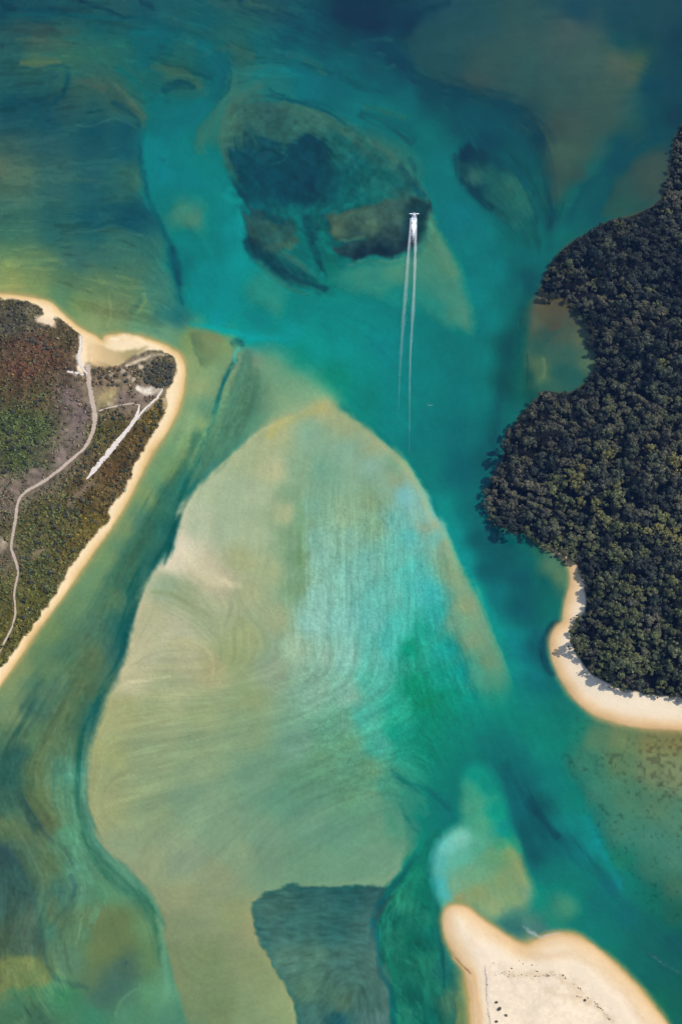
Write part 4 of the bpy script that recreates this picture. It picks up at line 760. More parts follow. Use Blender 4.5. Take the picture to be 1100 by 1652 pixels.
M_TRACK=track_mat('track_sand',(.46,.36,.27)); M_WHITE=track_mat('bare_white_sand',(.66,.58,.50))
def ribbon(name,P,width,mat,label,seed,rag=.35):
    Q=spline(P,n=10); x,y=ground(Q[:,0],Q[:,1],1.8); W=np.interp(np.linspace(0,1,len(Q)),np.linspace(0,1,len(width)),width)*MPU
    t=np.gradient(np.stack([x,y],-1),axis=0); t/=np.linalg.norm(t,axis=1)[:,None]+1e-9; nx,ny=-t[:,1],t[:,0]
    s=np.arange(len(Q)); V=[];F=[];m=5
    for j in range(m):
        q=((j/(m-1))*2-1)*1.5
        e=q*W*(1+rag*vnoise(s*.35,np.full(len(s),j*3.1+(9 if q>0 else 0)),seed))
        px,py=x+nx*e,y+ny*e
        V.append(np.stack([px,py],-1))
    V=np.stack(V,1)
    # drape on the ground: look the height up through the chart
    zz=drape(V[...,0],V[...,1])+.12
    V=np.concatenate([V,zz[...,None]],-1); i=np.arange(len(Q)*m).reshape(len(Q),m)
    F=np.stack([i[:-1,:-1],i[:-1,1:],i[1:,1:],i[1:,:-1]],-1).reshape(-1,4)[:,::-1]
    o=link(bpy.data.objects.new(name,mesh(name,V.reshape(-1,3),F,mat,True,{'cover':np.tile(np.array([0,.72,1,.72,0.]),len(Q))})))
    return tag(o,label,'path',kind='structure')
def tochart(x,y,z):
    d=np.stack([x-CAM[0],y-CAM[1],z-CAM[2]],-1)
    f=d[...,1]*math.sin(_th)-d[...,2]*math.cos(_th); up=d[...,1]*math.cos(_th)+d[...,2]*math.sin(_th)
    return 550+d[...,0]/f/_t*826, 826-up/f/_t*826
def drape(x,y):
    z=np.zeros(np.shape(x))
    for _ in range(4):
        u,v=tochart(x,y,z); z=np.maximum(zland(u,v),0)
    return z
ribbon('path',[(142,588),(144,615),(148,640),(153,668),(151,695),(138,722),(108,750),(74,776),(42,795),(30,812),(26,840),(22,862),(19,884),(24,900),(30,922),(26,945),(24,965),(26,988),(20,1012),(8,1036),(-4,1058),(-30,1095)],[4,3.5,3.5,4.5,3.4,2.6,2.6,2.8,2.4,2.2,2.2,2.2,2,1.8,1.5,1.3,1.3,1.3,1.3,1.3,1.3],M_TRACK,'long winding sandy track running down through the western heath',1)
ribbon('path',[(226,654),(221,672),(206,694),(186,718),(168,740),(152,760),(140,774)],[1.0,2.4,3.2,4.2,4.6,3.6,.8],M_WHITE,'short broad strip of bare white sand slanting between heath shrubs',2)
ribbon('path',[(160,664),(176,659),(196,655),(214,652),(226,655)],[1.2,1.5,1.6,1.6,1.2],M_TRACK,'thin pale footpath joining the winding track to the white strip',3)
ribbon('path',[(263,628),(250,646),(232,663),(216,684)],[1.0,1.6,1.6,.8],M_WHITE,'thin white sand line forking from the head of the bare white strip',4)
ribbon('path',[(102,604),(112,601),(124,603),(136,606)],[.8,2.0,2.4,1.4],M_WHITE,'short spur of white sand joining the winding track from the left',5)
ribbon('path',[(131,540),(130,560),(128,578),(133,594),(142,604)],[1.4,1.8,2.6,2.4,1.4],M_WHITE,'white sand strip linking the northern beach with the winding track',6)
# ---------------------------------------------------------------- foliage
def leaf_mat(name,cols,lo=.7,hi=1.35,trans=.12):
    g=N(name); oi=g.n('ObjectInfo'); r=g.n('ValToRGB'); e=r.color_ramp
    e.elements[0].color=cols[0]+(1,); e.elements[1].color=cols[-1]+(1,)
    for k,c in enumerate(cols[1:-1]):
        q=e.elements.new((k+1)/(len(cols)-1)); q.color=c+(1,)
    g.l(oi.outputs['Random'],r.inputs[0])
    p=g.pos(); f=g.rng(g.noise(.75,2,.6,p),.3,.7,lo,hi); a=g.n('Attribute',attribute_name='leaf')
    c=g.scale(r.outputs[0],g.math('MULTIPLY',f,a.outputs['Fac']))
    b=g.n('BsdfPrincipled'); g.l(c,b.inputs['Base Color']); b.inputs['Roughness'].default_value=.62; b.inputs['Specular IOR Level'].default_value=.25
    tl=g.n('BsdfTranslucent'); g.l(c,tl.inputs['Color']); mx=g.n('MixShader'); mx.inputs[0].default_value=trans
    g.l(b.outputs[0],mx.inputs[1]); g.l(tl.outputs[0],mx.inputs[2])
    return g.surf(mx.outputs[0])
def bark():
    g=N('bark'); f=g.rng(g.noise(2.5,4,.6,g.pos()),.3,.7,.7,1.3); b=g.n('BsdfDiffuse'); g.l(g.scale((.10,.075,.055),f),b.inputs['Color']); return g.surf(b.outputs[0])
M_BARK=bark()
M_TREE=leaf_mat('evergreen_leaves',[(.112,.114,.066),(.094,.114,.064),(.142,.142,.074),(.122,.112,.070),(.158,.150,.086)])
M_YEL=leaf_mat('yellowish_leaves',[(.22,.215,.062),(.26,.235,.072),(.185,.195,.066)])
M_OLIVE=leaf_mat('olive_leaves',[(.138,.155,.058),(.182,.190,.066),(.118,.138,.060),(.158,.162,.070)])
def quadsphere():
    bm=bmesh.new(); bmesh.ops.create_cube(bm,size=2); bmesh.ops.subdivide_edges(bm,edges=list(bm.edges),cuts=1,use_grid_fill=True)
    vs=np.array([v.co[:] for v in bm.verts]); bm.verts.index_update(); fs=np.array([[v.index for v in f.verts] for f in bm.faces]); bm.free()
    return vs/np.linalg.norm(vs,axis=1)[:,None],fs
QS=quadsphere()
M_SHADELEAF=leaf_mat('shade_toned_leaves',[(.052,.064,.044),(.042,.058,.040),(.064,.072,.046),(.050,.054,.044)])  # wide shade over the canopy put into a darker leaf colour
def leafcloud(rs,centers,radii,n,size,squash=.8,inner=.72):
    """leaf-sized quads spread over lobes, plus a rough dark core inside each lobe"""
    V=[];F=[]
    c=0
    wts=np.array([r*r for r in radii]); wts/=wts.sum()
    for ce,ra,wt in zip(centers,radii,wts):
        m=max(6,int(n*wt))
        d=rs.normal(size=(m,3)); d/=np.linalg.norm(d,axis=1)[:,None]
        d[:,2]=np.where(d[:,2]<-.35,-d[:,2],d[:,2])
        rr=ra*(.80+.32*rs.random(m)**.7)
        p=ce+d*rr[:,None]*np.array([1,1,squash])
        nn=d+rs.normal(size=(m,3))*.55; nn/=np.linalg.norm(nn,axis=1)[:,None]
        a=np.cross(nn,rs.normal(size=(m,3))); a/=np.linalg.norm(a,axis=1)[:,None]+1e-9; b=np.cross(nn,a)
        s=size*(.6+.8*rs.random(m)); a*=s[:,None]; b*=(s*.62)[:,None]
        q=np.stack([p-a,p-b*.9+a*.1,p+a,p+b],1)
        V.append(q.reshape(-1,3)); F.append(c+np.arange(4*m).reshape(m,4)); c+=4*m
    if inner:
        for ce,ra in zip(centers,radii):
            vs,fs=QS
            vs=ce+vs*ra*inner*np.array([1,1,squash])*(1+.18*rs.normal(size=(len(vs),1)))
            V.append(vs); F.append(c+fs); c+=len(vs)
    return np.concatenate(V),np.concatenate(F)
LEAFDATA={}
def quadmesh(name,V,F,mat):
    me=mesh(name,V,F,mat,False)
    # every leaf its own random brightness: speckled highlights put into the colour
    rs=np.random.default_rng(len(V)); lv=np.ones(len(V)); nq=len(V)//4*4; lv[:nq]=np.repeat(.42+1.5*rs.random(nq//4)**2.0,4)
    a=me.attributes.new('leaf','FLOAT','POINT'); a.data.foreach_set('value',lv.astype(np.float32))
    LEAFDATA[me.name]=(np.asarray(V,np.float32),np.asarray(F,np.int32),lv)
    return me
def tube(P,r,sides=7):
    P=np.array(P,float);V=[];F=[]
    for k,p in enumerate(P):
        t=P[min(k+1,len(P)-1)]-P[max(k-1,0)]; t/=np.linalg.norm(t)+1e-9
        a=np.cross(t,[.3,1,.2]); a/=np.linalg.norm(a)+1e-9; b=np.cross(t,a)
        for s in range(sides):
            q=2*math.pi*s/sides; V.append(p+(a*math.cos(q)+b*math.sin(q))*r[k])
    for k in range(len(P)-1):
        for s in range(sides):
            s2=(s+1)%sides; F.append((k*sides+s,k*sides+s2,(k+1)*sides+s2,(k+1)*sides+s))
    return np.array(V),np.array(F)
def make_tree(seed,mat):
    """unit tree: about 10 m tall, crown 10 m wide"""
    rs=np.random.default_rng(seed)
    nl=rs.integers(17,24); ce=[];ra=[]; ex=.72+.56*rs.random(); fl=rs.random(2)*1.2-.6
    ce.append(np.array([fl[0],fl[1],7.0])); ra.append(2.0)
    for k in range(nl):
        a=k*2.399+rs.random()*.8; rr=1.0+4.0*rs.random()**.6; z=8.2-.20*rr*rr+rs.normal()*1.0
        ce.append(np.array([math.cos(a)*rr*ex+fl[0],math.sin(a)*rr/ex+fl[1],z])); ra.append(.6+.95*rs.random()**1.6)
    V,F=leafcloud(rs,ce,ra,1350,.40,.82)
    crown=quadmesh('crown',V,F,mat)
    Vt,Ft=tube([(0,0,-.6),(.1,.05,2.2),(.05,-.1,4.6),(0,0,7)],[.34,.26,.2,.1])
    off=len(Vt)
    for k in range(1,5):
        v2,f2=tube([(0.05,0,2.4+.5*k),ce[k]*np.array([.55,.55,.85]),ce[k]],[.15,.11,.05],5)
        Vt=np.concatenate([Vt,v2]); Ft=np.concatenate([Ft,f2+off]); off+=len(v2)
    trunk=mesh('trunk',Vt,Ft,M_BARK)
    return crown,trunk
TREES={'g':[make_tree(100+k,M_TREE) for k in range(8)],'y':[make_tree(140+k,M_YEL) for k in range(3)],'o':[make_tree(160+k,M_OLIVE) for k in range(6)],'d':[make_tree(180+k,M_SHADELEAF) for k in range(6)]}
CANOPY=[(1222,150),(1125,180),(1096,208),(1086,232),(1080,262),(1074,292),(1068,312),(1050,330),(1020,345),(982,354),(950,371),(925,385),(904,400),(889,420),(875,445),(868,464),(872,480),(900,482),(926,497),(941,518),(951,548),(958,580),(950,606),(924,628),(898,630),(874,630),(858,645),(844,660),(829,681),(815,702),(809,732),(805,752),(794,767),(783,781),(779,800),(782,826),(796,848),(822,858),(850,863),(876,880),(902,894),(921,905),(936,930),(944,960),(941,986),(926,1004),(918,1020),(920,1041),(931,1061),(951,1086),(976,1099),(1001,1111),(1050,1122),(1100,1126),(1222,1131)]
DC=signed(CANOPY,.6)
def place_trees():
    rs=np.random.default_rng(5); n=18000
    u=770+rs.random(n)*430; v=150+rs.random(n)*990
    d=chart(DC,u,v); zg=np.maximum(chart(Z,u,v),0)
    lo=fbm(u,v,58,2,97)+.7*fbm(u,v,24,2,98)
    s=(np.where((v>630)&(v<872),.72,.46)+np.where((v>630)&(v<872),.36,.62)*np.minimum(1,d/36))*(.70+.75*rs.random(n)**1.4)*(1+.22*np.clip(lo,-1,1)); r=5.0*s
    k=(d>=3)&(r*.72<=d*MPU+.8); u,v,d,zg,s,r=[q[k] for q in (u,v,d,zg,s,r)]
    hs=np.clip((1.0+.42*lo[k])*(.82+.36*rs.random(len(u))),.65,1.5)
    x,y=ground(u,v,zg+6.2*s*hs)
    X=np.empty(len(u));Y=np.empty(len(u));Q=np.empty(len(u));m=0;res=[]
    for i in range(len(u)):
        if m and ((X[:m]-x[i])**2+(Y[:m]-y[i])**2<((r[i]+Q[:m])*.64)**2).any(): continue
        X[m],Y[m],Q[m]=x[i],y[i],r[i]; m+=1
        res.append(tuple(float(q[i]) for q in (x,y,zg,r,s,u,v,d,hs)))
    return res
TP=place_trees()
def copytree(parts,kind,x,y,z,s,rz,tilt):
    e=bpy.data.objects.new('tree',None); link(e); e.location=(x,y,z); e.empty_display_size=.5
    e.scale=(s,s,s*tilt[2]); e.rotation_euler=(tilt[0],tilt[1],rz)
    link(bpy.data.objects.new('trunk',parts[1]),e); link(bpy.data.objects.new('crown',parts[0]),e)
    return e
def pick_leaves(u,v,rs):
    yel=math.exp(-(((u-965)/45)**2+((v-800)/32)**2))+.5*math.exp(-(((u-1070)/40)**2+((v-850)/40)**2))+.35*math.exp(-(((u-1090)/30)**2+((v-730)/40)**2))
    if rs.random()<yel*.75: return 'y'
    dk=float(fbm(np.array(u),np.array(v),75,2,99))+(.25 if v<640 else -.1)+.5*math.exp(-((u-1000)/60)**2-((v-430)/40)**2)+.5*math.exp(-((u-1050)/50)**2-((v-900)/60)**2)  # darker leaves imitate shade in patches, hollows and the dim north
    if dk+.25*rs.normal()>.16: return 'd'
    if v>840 and rs.random()<.78: return 'o'
    if rs.random()<.12: return 'o'
    return 'g'
def forest():
    rs=np.random.default_rng(9)
    vis=[t for t in TP if -20<t[5]<1112 and t[6]>150]
    vis.sort(key=lambda t:-(t[3]*(1.25 if t[7]<30 else 1.0)*(.8+.5*t[6]/1130)))
    keep=set(id(t) for t in vis[:298])
    SV=[];SF=[];SL=[];c=0;SM=[]
    for t in TP:
        x,y,z,r,s,u,v,d,hs=t
        k=pick_leaves(u,v,rs); parts=TREES[k][rs.integers(len(TREES[k]))]
        rz=rs.random()*6.283; ti=(rs.normal()*.05,rs.normal()*.05,hs)
        if id(t) in keep:
            e=copytree(parts,k,x,y,z-.15,s,rz,ti)
            size='broad' if r>5.6 else ('small' if r<4.3 else 'middle-sized')
            edge=u>1040
            if k=='y': where='yellow-green crown standing out in the headland forest'+(' by the right picture edge' if edge else ' behind the bulge')
            elif d<20 and v>1000: where='olive crown on the forest edge directly above the curved beach'
            elif d<20 and v>875: where='olive crown on the forest edge above the small narrow beach'
            elif d<20 and v>740: where='dark crown overhanging the deep water below the western bulge'
            elif d<20 and v>635: where='dark crown on the upper rim of the western bulge'
            elif d<20 and v>470: where='dark crown fringing the small shallow cove'
            elif d<20: where='dark crown at the waterline of the northern point'
            elif v>1000: where='olive crown in the southernmost forest behind the curved beach'
            elif v>840: where='olive crown in the forest behind the small narrow beach'+(', by the right edge' if edge else '')
            elif v>640: where='dark crown in the forest of the western bulge'+(', towards the right picture edge' if edge else '')
            elif v>480: where='grey-green crown in the forest behind the shallow cove'+(', by the right edge' if edge else '')
            else: where='grey-green crown in the forest of the northern point'+(', by the right edge' if edge else '')
            lb=size+' tree, '+where; gr=size+' trees: '+where
            tag(e,lb,'tree',gr)
        else:
            vv,ff,lv=LEAFDATA[parts[0].name]
            ca,sa=math.cos(rz),math.sin(rz)
            SV.append(np.stack([vv[:,0]*ca-vv[:,1]*sa,vv[:,0]*sa+vv[:,1]*ca,vv[:,2]*ti[2]],-1)*s+[x,y,z-.15])
            SF.append(ff+c); SL.append(lv); SM.append(np.full(len(ff),{'g':0,'y':1,'o':2,'d':3}[k])); c+=len(vv)
    if SV:
        me=mesh('forest_canopy',np.concatenate(SV),np.concatenate(SF),M_TREE,False,{'leaf':np.concatenate(SL)})
        for m in (M_YEL,M_OLIVE,M_SHADELEAF): me.materials.append(m)
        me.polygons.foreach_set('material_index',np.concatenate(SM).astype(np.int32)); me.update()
        o=link(bpy.data.objects.new('forest_canopy',me)); tag(o,'remaining mass of small dark crowns filling the headland forest','forest',kind='stuff')
    print('trees',len(TP),'stuff',len(SV))
forest()
# ---------------------------------------------------------------- shrubs and heath on the western spit
M_HEATHLEAF=None
def heath_leaf():
    g=N('heath_foliage'); a=g.n('Attribute',attribute_name='tone'); f=g.rng(g.noise(1.1,3,.6,g.pos()),.3,.7,.75,1.25)
    b=g.n('BsdfDiffuse'); g.l(g.scale(a.outputs['Color'],f),b.inputs['Color']); return g.surf(b.outputs[0])
M_HEATHLEAF=heath_leaf()
M_SHRUB=leaf_mat('shrub_leaves',[(.085,.105,.042),(.115,.132,.050),(.095,.085,.050),(.075,.082,.050),(.135,.142,.056)])
M_DARKSHRUB=leaf_mat('dark_shrub_leaves',[(.115,.108,.066),(.135,.124,.078),(.100,.108,.060),(.145,.145,.066)])
def make_shrub(seed,mat):
    rs=np.random.default_rng(seed); ce=[np.array([0,0,.55])];ra=[.62]
    for k in range(rs.integers(3,6)):
        a=k*2.4+rs.random(); q=.35+.35*rs.random(); ce.append(np.array([math.cos(a)*q,math.sin(a)*q,.35+.3*rs.random()])); ra.append(.28+.22*rs.random())
    V,F=leafcloud(rs,ce,ra,190,.13,.8); return quadmesh('shrub',V,F,mat)
SHR=[make_shrub(200+k,M_SHRUB) for k in range(5)]; DSHR=[make_shrub(220+k,M_DARKSHRUB) for k in range(4)]
TRACKP=[spline([(142,588),(148,640),(153,668),(151,695),(138,722),(108,750),(74,776),(42,795),(30,812),(26,840),(19,884),(30,922),(24,965),(26,988),(8,1036)],n=4),spline([(226,654),(206,694),(168,740),(140,774)],n=4)]
TD=np.full((NV,NU),99.)
for P in TRACKP:
    q=bbox(P,14); TD[q]=np.minimum(TD[q],segdist(GU[q],GV[q],P)[0])
def near_track(u,v): return float(chart(TD,np.array(u),np.array(v)))
BARE=np.asarray(C.sum(2)>330,float)
def heath():
    rs=np.random.default_rng(21)
    V=[];F=[];A=[];c=0;n=0
    us=-60+rs.random(26000)*350; vs=478+rs.random(26000)*640
    dv=chart(DV,us,vs); bare=chart(BARE,us,vs); dn=fbm(us,vs,34,3,95)
    tone=chart(ALB,us,vs); zs=chart(Z,us,vs); tds=chart(TD,us,vs)
    gx=np.exp(-((us-30)/70)**2-((vs-700)/75)**2)+.6*np.exp(-((us-60)/60)**2-((vs-900)/90)**2)
    purple=np.exp(-((us-115)/32)**2-((vs-690)/60)**2)+np.exp(-((us-60)/55)**2-((vs-772)/20)**2)
    for i in range(len(us)):
        if dv[i]<1.5 or bare[i]>.4: continue
        if rs.random()<.55*min(1,purple[i])+max(0,-dn[i])*.5: continue
        u,v=us[i],vs[i]
        if tds[i]<5: continue
        z=float(zs[i]); x,y=ground(u,v,z+.3)
        s=.5+1.0*rs.random()**1.6; m=8
        d=rs.normal(size=(m,3)); d[:,2]=np.abs(d[:,2])*.9+.15; d/=np.linalg.norm(d,axis=1)[:,None]
        p=np.array([float(x),float(y),z])+d*s*np.array([.8,.8,.7])
        nn=d+rs.normal(size=(m,3))*.4; a=np.cross(nn,rs.normal(size=(m,3))); a/=np.linalg.norm(a,axis=1)[:,None]; b=np.cross(nn,a); b/=np.linalg.norm(b,axis=1)[:,None]
        a*=s*.55; b*=s*.42
        V.append(np.stack([p-a,p-b,p+a,p+b],1).reshape(-1,3)); F.append(c+np.arange(4*m).reshape(m,4)); c+=4*m
        g=tone[i]*np.array([1.55,1.64,1.5])*(1+.3*rs.normal())
        if rs.random()<min(.8,gx[i]): g=g*.3+np.array([.118,.150,.056])*.85
        elif rs.random()<.12: g=g*np.array([1.1,.9,.82])
        elif rs.random()<.3: g=g*.6+np.array([.10,.105,.03])*.5
        A.append(np.tile(np.clip(g,.012,.4),(4*m,1))); n+=1
        if n>=8500: break
    o=link(bpy.data.objects.new('heath_scrub',mesh('heath_scrub',np.concatenate(V),np.concatenate(F),M_HEATHLEAF,False,{'tone':np.concatenate(A)})))
    tag(o,'low brown and green heath scrub covering the western spit','heath',kind='stuff')
    # larger bushes, one by one
    zones=[(10,[(225,592),(262,578),(282,592),(284,612),(262,625),(232,612),(222,602)],42,1.1,2.9,DSHR,'dark olive bush in the dense clump at the tip of the western spit','bushes in the tip clump'),
     (11,[(0,640),(70,640),(95,700),(60,760),(-10,780),(-20,650)],52,1.0,2.6,SHR,'rounded green bush scattered over the heath left of the winding track','bushes on the western heath'),
     (12,[(0,492),(60,500),(80,530),(120,545),(120,585),(60,560),(0,540)],34,.9,2.4,DSHR,'dark bush on the grey heath below the northern shore of the spit','bushes near the northern shore'),
     (13,[(160,672),(215,660),(200,685),(150,755),(110,790),(145,720)],26,1.2,2.0,SHR,'bush between the winding track and the bare white sand strip','bushes between track and white strip'),
     (14,[(262,640),(265,665),(235,715),(205,770),(180,812),(170,800),(210,730),(245,670)],34,1.2,1.9,SHR,'low bush along the seaward edge right of the bare white strip','bushes on the seaward edge'),
     (15,[(40,810),(130,800),(170,830),(120,890),(70,960),(30,1020),(35,920)],60,.9,2.4,SHR+DSHR[:2],'bush on the southern heath between the winding track and the beach','bushes of the southern heath'),
     (16,[(150,592),(215,590),(210,618),(175,625),(152,612)],16,.9,2.0,DSHR,'dark bush among pale sand patches behind the sandy tongue','bushes behind the sand tongue')]
    for sd,P,cnt,lo,hi,pool,lb,gr in zones:
        rs=np.random.default_rng(sd+300); P=np.array(P,float); got=[];tries=0
        while len(got)<cnt and tries<6000:
            tries+=1
            u=P[:,0].min()+rs.random()*np.ptp(P[:,0]); v=P[:,1].min()+rs.random()*np.ptp(P[:,1])
            if not inside(np.array(u),np.array(v),P): continue
            if float(chart(DV,np.array(u),np.array(v)))<2.5 or near_track(u,v)<6 or u<-8: continue
            s=lo+(hi-lo)*rs.random(); z=float(zland(np.array(u),np.array(v))); x,y=ground(u,v,z+.4*s); x,y=float(x),float(y)
            if any((a-x)**2+(b-y)**2<((s+q)*.62)**2 for a,b,q in got): continue
            got.append((x,y,s))
            o=link(bpy.data.objects.new('shrub',pool[rs.integers(len(pool))])); o.location=(x,y,z-.1*s); o.scale=(s*(.85+.3*rs.random()),s*(.85+.3*rs.random()),s*(.75+.3*rs.random())); o.rotation_euler=(0,0,rs.random()*6.28)
            tag(o,lb,'shrub',gr)
heath()
# ---------------------------------------------------------------- things on the sand
M_WEEDDRY=sand_mat('dry_seaweed',(.075,.06,.045),.4,2); M_WOOD=sand_mat('bleached_driftwood',(.22,.18,.145),.3,3); M_ROCK=sand_mat('dark_rock',(.075,.072,.062),.4,1.5)
def bar_tufts():
    for (u,v,s,lb) in [(801,1617,1.0,'small dark tuft on the sand bar, uppermost of four beside the wrack'),(805,1628,1.4,'largest dark tuft on the sand bar, below the uppermost one'),(816,1638,.9,'dark tuft on the sand bar right of the largest one'),(801,1648,1.0,'dark tuft on the sand bar nearest the lower picture edge'),(943,1614,.9,'lone dark tuft beside the wrack line in the middle of the sand bar')]:
        z=float(zland(np.array(u),np.array(v))); x,y=ground(u,v,z+.3)
        o=link(bpy.data.objects.new('beach_shrub',DSHR[int(u)%4])); o.location=(float(x),float(y),z-.08); o.scale=(s,s*.9,s*.8); o.rotation_euler=(0,0,u)
        tag(o,lb,'shrub','tufts on the sand bar')
bar_tufts()
def wrack():
    rs=np.random.default_rng(77); V=[];F=[];c=0
    lines=[([(800,1572),(830,1574),(862,1576)],40,5),([(860,1574),(885,1574),(910,1573)],46,1.6),([(908,1574),(926,1588),(942,1602)],26,1.5),([(956,1616),(968,1626),(978,1640),(988,1656),(1000,1700)],70,2.2),([(784,1570),(786,1600),(788,1640),(792,1700)],34,1.6),([(792,1556),(840,1556),(880,1566)],20,6),([(930,1608),(945,1609),(956,1611)],16,1.2),([(930,1085),(960,1098),(1000,1116),(1060,1128),(1100,1131)],34,2.2)]
    for P,n,j in lines:
        Q=spline(P,n=20)
        for k in range(n):
            q=Q[rs.integers(len(Q))]+rs.normal(size=2)*j*.6; s=.10+.30*rs.random()**3
            z=float(zland(np.array(q[0]),np.array(q[1]))); x,y=ground(q[0],q[1],z)
            m=6; a=np.sort(rs.random(m)*6.283); r=s*(.6+.8*rs.random(m))
            base=np.stack([float(x)+np.cos(a)*r*1.5,float(y)+np.sin(a)*r,np.full(m,z+.02)],-1); top=np.array([[float(x),float(y),z+.05+s*.5]])
            V.append(np.concatenate([base,top])); F.append(np.array([[c+i,c+(i+1)%m,c+m] for i in range(m)])); c+=m+1
    o=link(bpy.data.objects.new('seaweed_wrack',mesh('seaweed_wrack',np.concatenate(V),np.concatenate(F),M_WEEDDRY,False)))
    tag(o,'dotted dark lines of dried seaweed across the pale beaches','seaweed',kind='stuff')
wrack()
def rock_mesh(seed):
    rs=np.random.default_rng(seed); bm=bmesh.new(); bmesh.ops.create_icosphere(bm,subdivisions=2,radius=1)
    for v in bm.verts:
        n=v.co.normalized(); k=1+.25*float(vnoise(np.array(n.x*1.7+seed),np.array(n.y*1.7+n.z*2.3),seed))+.06*rs.normal(); v.co=Vector((n.x*k*1.2,n.y*k,n.z*k*.7))
    me=bpy.data.meshes.new('rock'); bm.to_mesh(me); bm.free(); me.materials.append(M_ROCK); return me
def rocks():
    for k,(u,v,s,lb) in enumerate([(884,886,1.1,'dark rock in the shallows nearest the headland bulge'),(892,889,1.3,'larger dark rock beside the forest edge north of the small beach'),(897,897,.9,'dark rock standing in the shallows off the small beach'),(909,906,.8,'small dark rock closest to the sand of the small beach'),(889,898,.7,'smallest dark rock furthest out in the shallows')]):
        z=float(zland(np.array(u),np.array(v))); x,y=ground(u,v,max(z,0))
        o=link(bpy.data.objects.new('rock',rock_mesh(30+k))); o.location=(float(x),float(y),max(z,-.2)+.15); o.scale=(s,s,s); o.rotation_euler=(0,0,k*1.3)
        tag(o,lb,'rock','rocks north of the small beach')
rocks()
def logs():
    for k,(u,v,L,a,lb) in enumerate([(942,1086,3.2,.7,'weathered driftwood log lying across the curved beach below the forest'),(983,1110,2.4,-.2,'short driftwood log on the curved beach near its middle'),(1012,1117,2.8,.2,'driftwood log at the forest foot near the right picture edge')]):
        z=float(zland(np.array(u),np.array(v))); x,y=ground(u,v,z)
        V,F=tube([(-L/2,0,.12),(-L/6,.12,.2),(L/5,.02,.2),(L/2,-.15,.16)],[.14,.2,.17,.07],7)
        V2,F2=tube([(L/6,.05,.2),(L/4,.6,.4),(L/4+.1,.9,.55)],[.09,.06,.03],5)
        me=mesh('driftwood',np.concatenate([V,V2]),np.concatenate([F,F2+len(V)]),M_WOOD)
        o=link(bpy.data.objects.new('driftwood',me)); o.location=(float(x),float(y),z); o.rotation_euler=(0,0,a)
        tag(o,lb,'driftwood')
logs()
# ---------------------------------------------------------------- motor boat
def plain(name,col,rough=.4,metal=0):
    g=N(name); b=g.n('BsdfPrincipled'); b.inputs['Roughness'].default_value=rough; b.inputs['Metallic'].default_value=metal
    f=g.rng(g.noise(1.5,3,.5,g.pos()),.3,.7,.92,1.06); g.l(g.scale(col,f),b.inputs['Base Color']); return g.surf(b.outputs[0])
def boat():
    W=plain('white_gelcoat',(.78,.79,.80),.3); G=plain('grey_deck',(.45,.46,.47),.6); D=plain('dark_glass',(.03,.04,.05),.1); K=plain('black_cowling',(.03,.03,.032),.35)
    e=bpy.data.objects.new('motor_boat',None); link(e); x,y=ground(668,349,.3); e.location=(float(x),float(y),.05); e.rotation_euler=(R(4),0,R(1.5))
    tag(e,'small white motor boat speeding north ahead of its double wake','boat')
    # hull: stations from stern (y=-3.2) to bow (y=3.3)
    st=[(-3.2,1.12,.55,-.28),(-2.0,1.20,.58,-.32),(-.5,1.22,.64,-.34),(1.0,1.10,.74,-.30),(2.2,.78,.88,-.18),(2.9,.38,1.0,.05),(3.3,.04,1.08,.55)]
    V=[];F=[]
    for (yy,hw,sh,ke) in st:
        V+=[(-hw,yy,sh),(-hw*.93,yy,sh*.35+ke*.3),(-hw*.55,yy,ke*.75),(0,yy,ke),(hw*.55,yy,ke*.75),(hw*.93,yy,sh*.35+ke*.3),(hw,yy,sh)]
    for k in range(len(st)-1):
        for j in range(6): a=k*7+j; F.append((a,a+7,a+8,a+1))
    F+= [(0,1,2,3),(0,3,4,6)]
    link(bpy.data.objects.new('hull',quadmesh('hull',np.array(V,float),F,W)),e)
    V=[];F=[]
    for (yy,hw,sh,ke) in st: V+=[(-hw*.86,yy*.97,sh-.12+.0*yy),(hw*.86,yy*.97,sh-.12)]
    for k in range(len(st)-1): F.append((2*k,2*k+1,2*k+3,2*k+2))
    link(bpy.data.objects.new('deck',quadmesh('deck',np.array(V,float),F,G)),e)
    V=[];F=[];c=0
    for sgn in (-1,1):
        P=[(sgn*hw*.97,yy,sh+.02) for (yy,hw,sh,ke) in st]; v,f=tube(P,[.08]*len(P),6); V.append(v);F.append(f+c);c+=len(v)
    link(bpy.data.objects.new('gunwale',mesh('gunwale',np.concatenate(V),np.concatenate(F),W)),e)
    def box(nm,mat,x0,x1,y0,y1,z0,z1,tx=.85,ty=.85,par=e):
        mx,my=(x0+x1)/2,(y0+y1)/2
        V=[(x0,y0,z0),(x1,y0,z0),(x1,y1,z0),(x0,y1,z0)]+[(mx+(a-mx)*tx,my+(b-my)*ty,z1) for a,b in((x0,y0),(x1,y0),(x1,y1),(x0,y1))]
        bm=bmesh.new(); vs=[bm.verts.new(v) for v in V]
        for f in [(0,3,2,1),(4,5,6,7),(0,1,5,4),(1,2,6,5),(2,3,7,6),(3,0,4,7)]: bm.faces.new([vs[i] for i in f])
        bmesh.ops.bevel(bm,geom=list(bm.edges),offset=.05,segments=2,affect='EDGES')
        me=bpy.data.meshes.new(nm); bm.to_mesh(me); bm.free(); me.materials.append(mat)
        return link(bpy.data.objects.new(nm,me),par)
    cab=box('cabin',W,-.82,.82,-.5,1.5,.45,1.75,.8,.72)
    box('windscreen',D,-.66,.66,1.18,1.40,1.05,1.5,.9,.5,cab)
    box('seat',G,-.8,.8,-1.9,-1.45,.45,.9)
    m=box('outboard_motor',K,-.26,.26,-3.75,-3.2,.35,1.15,.75,.75)
boat()
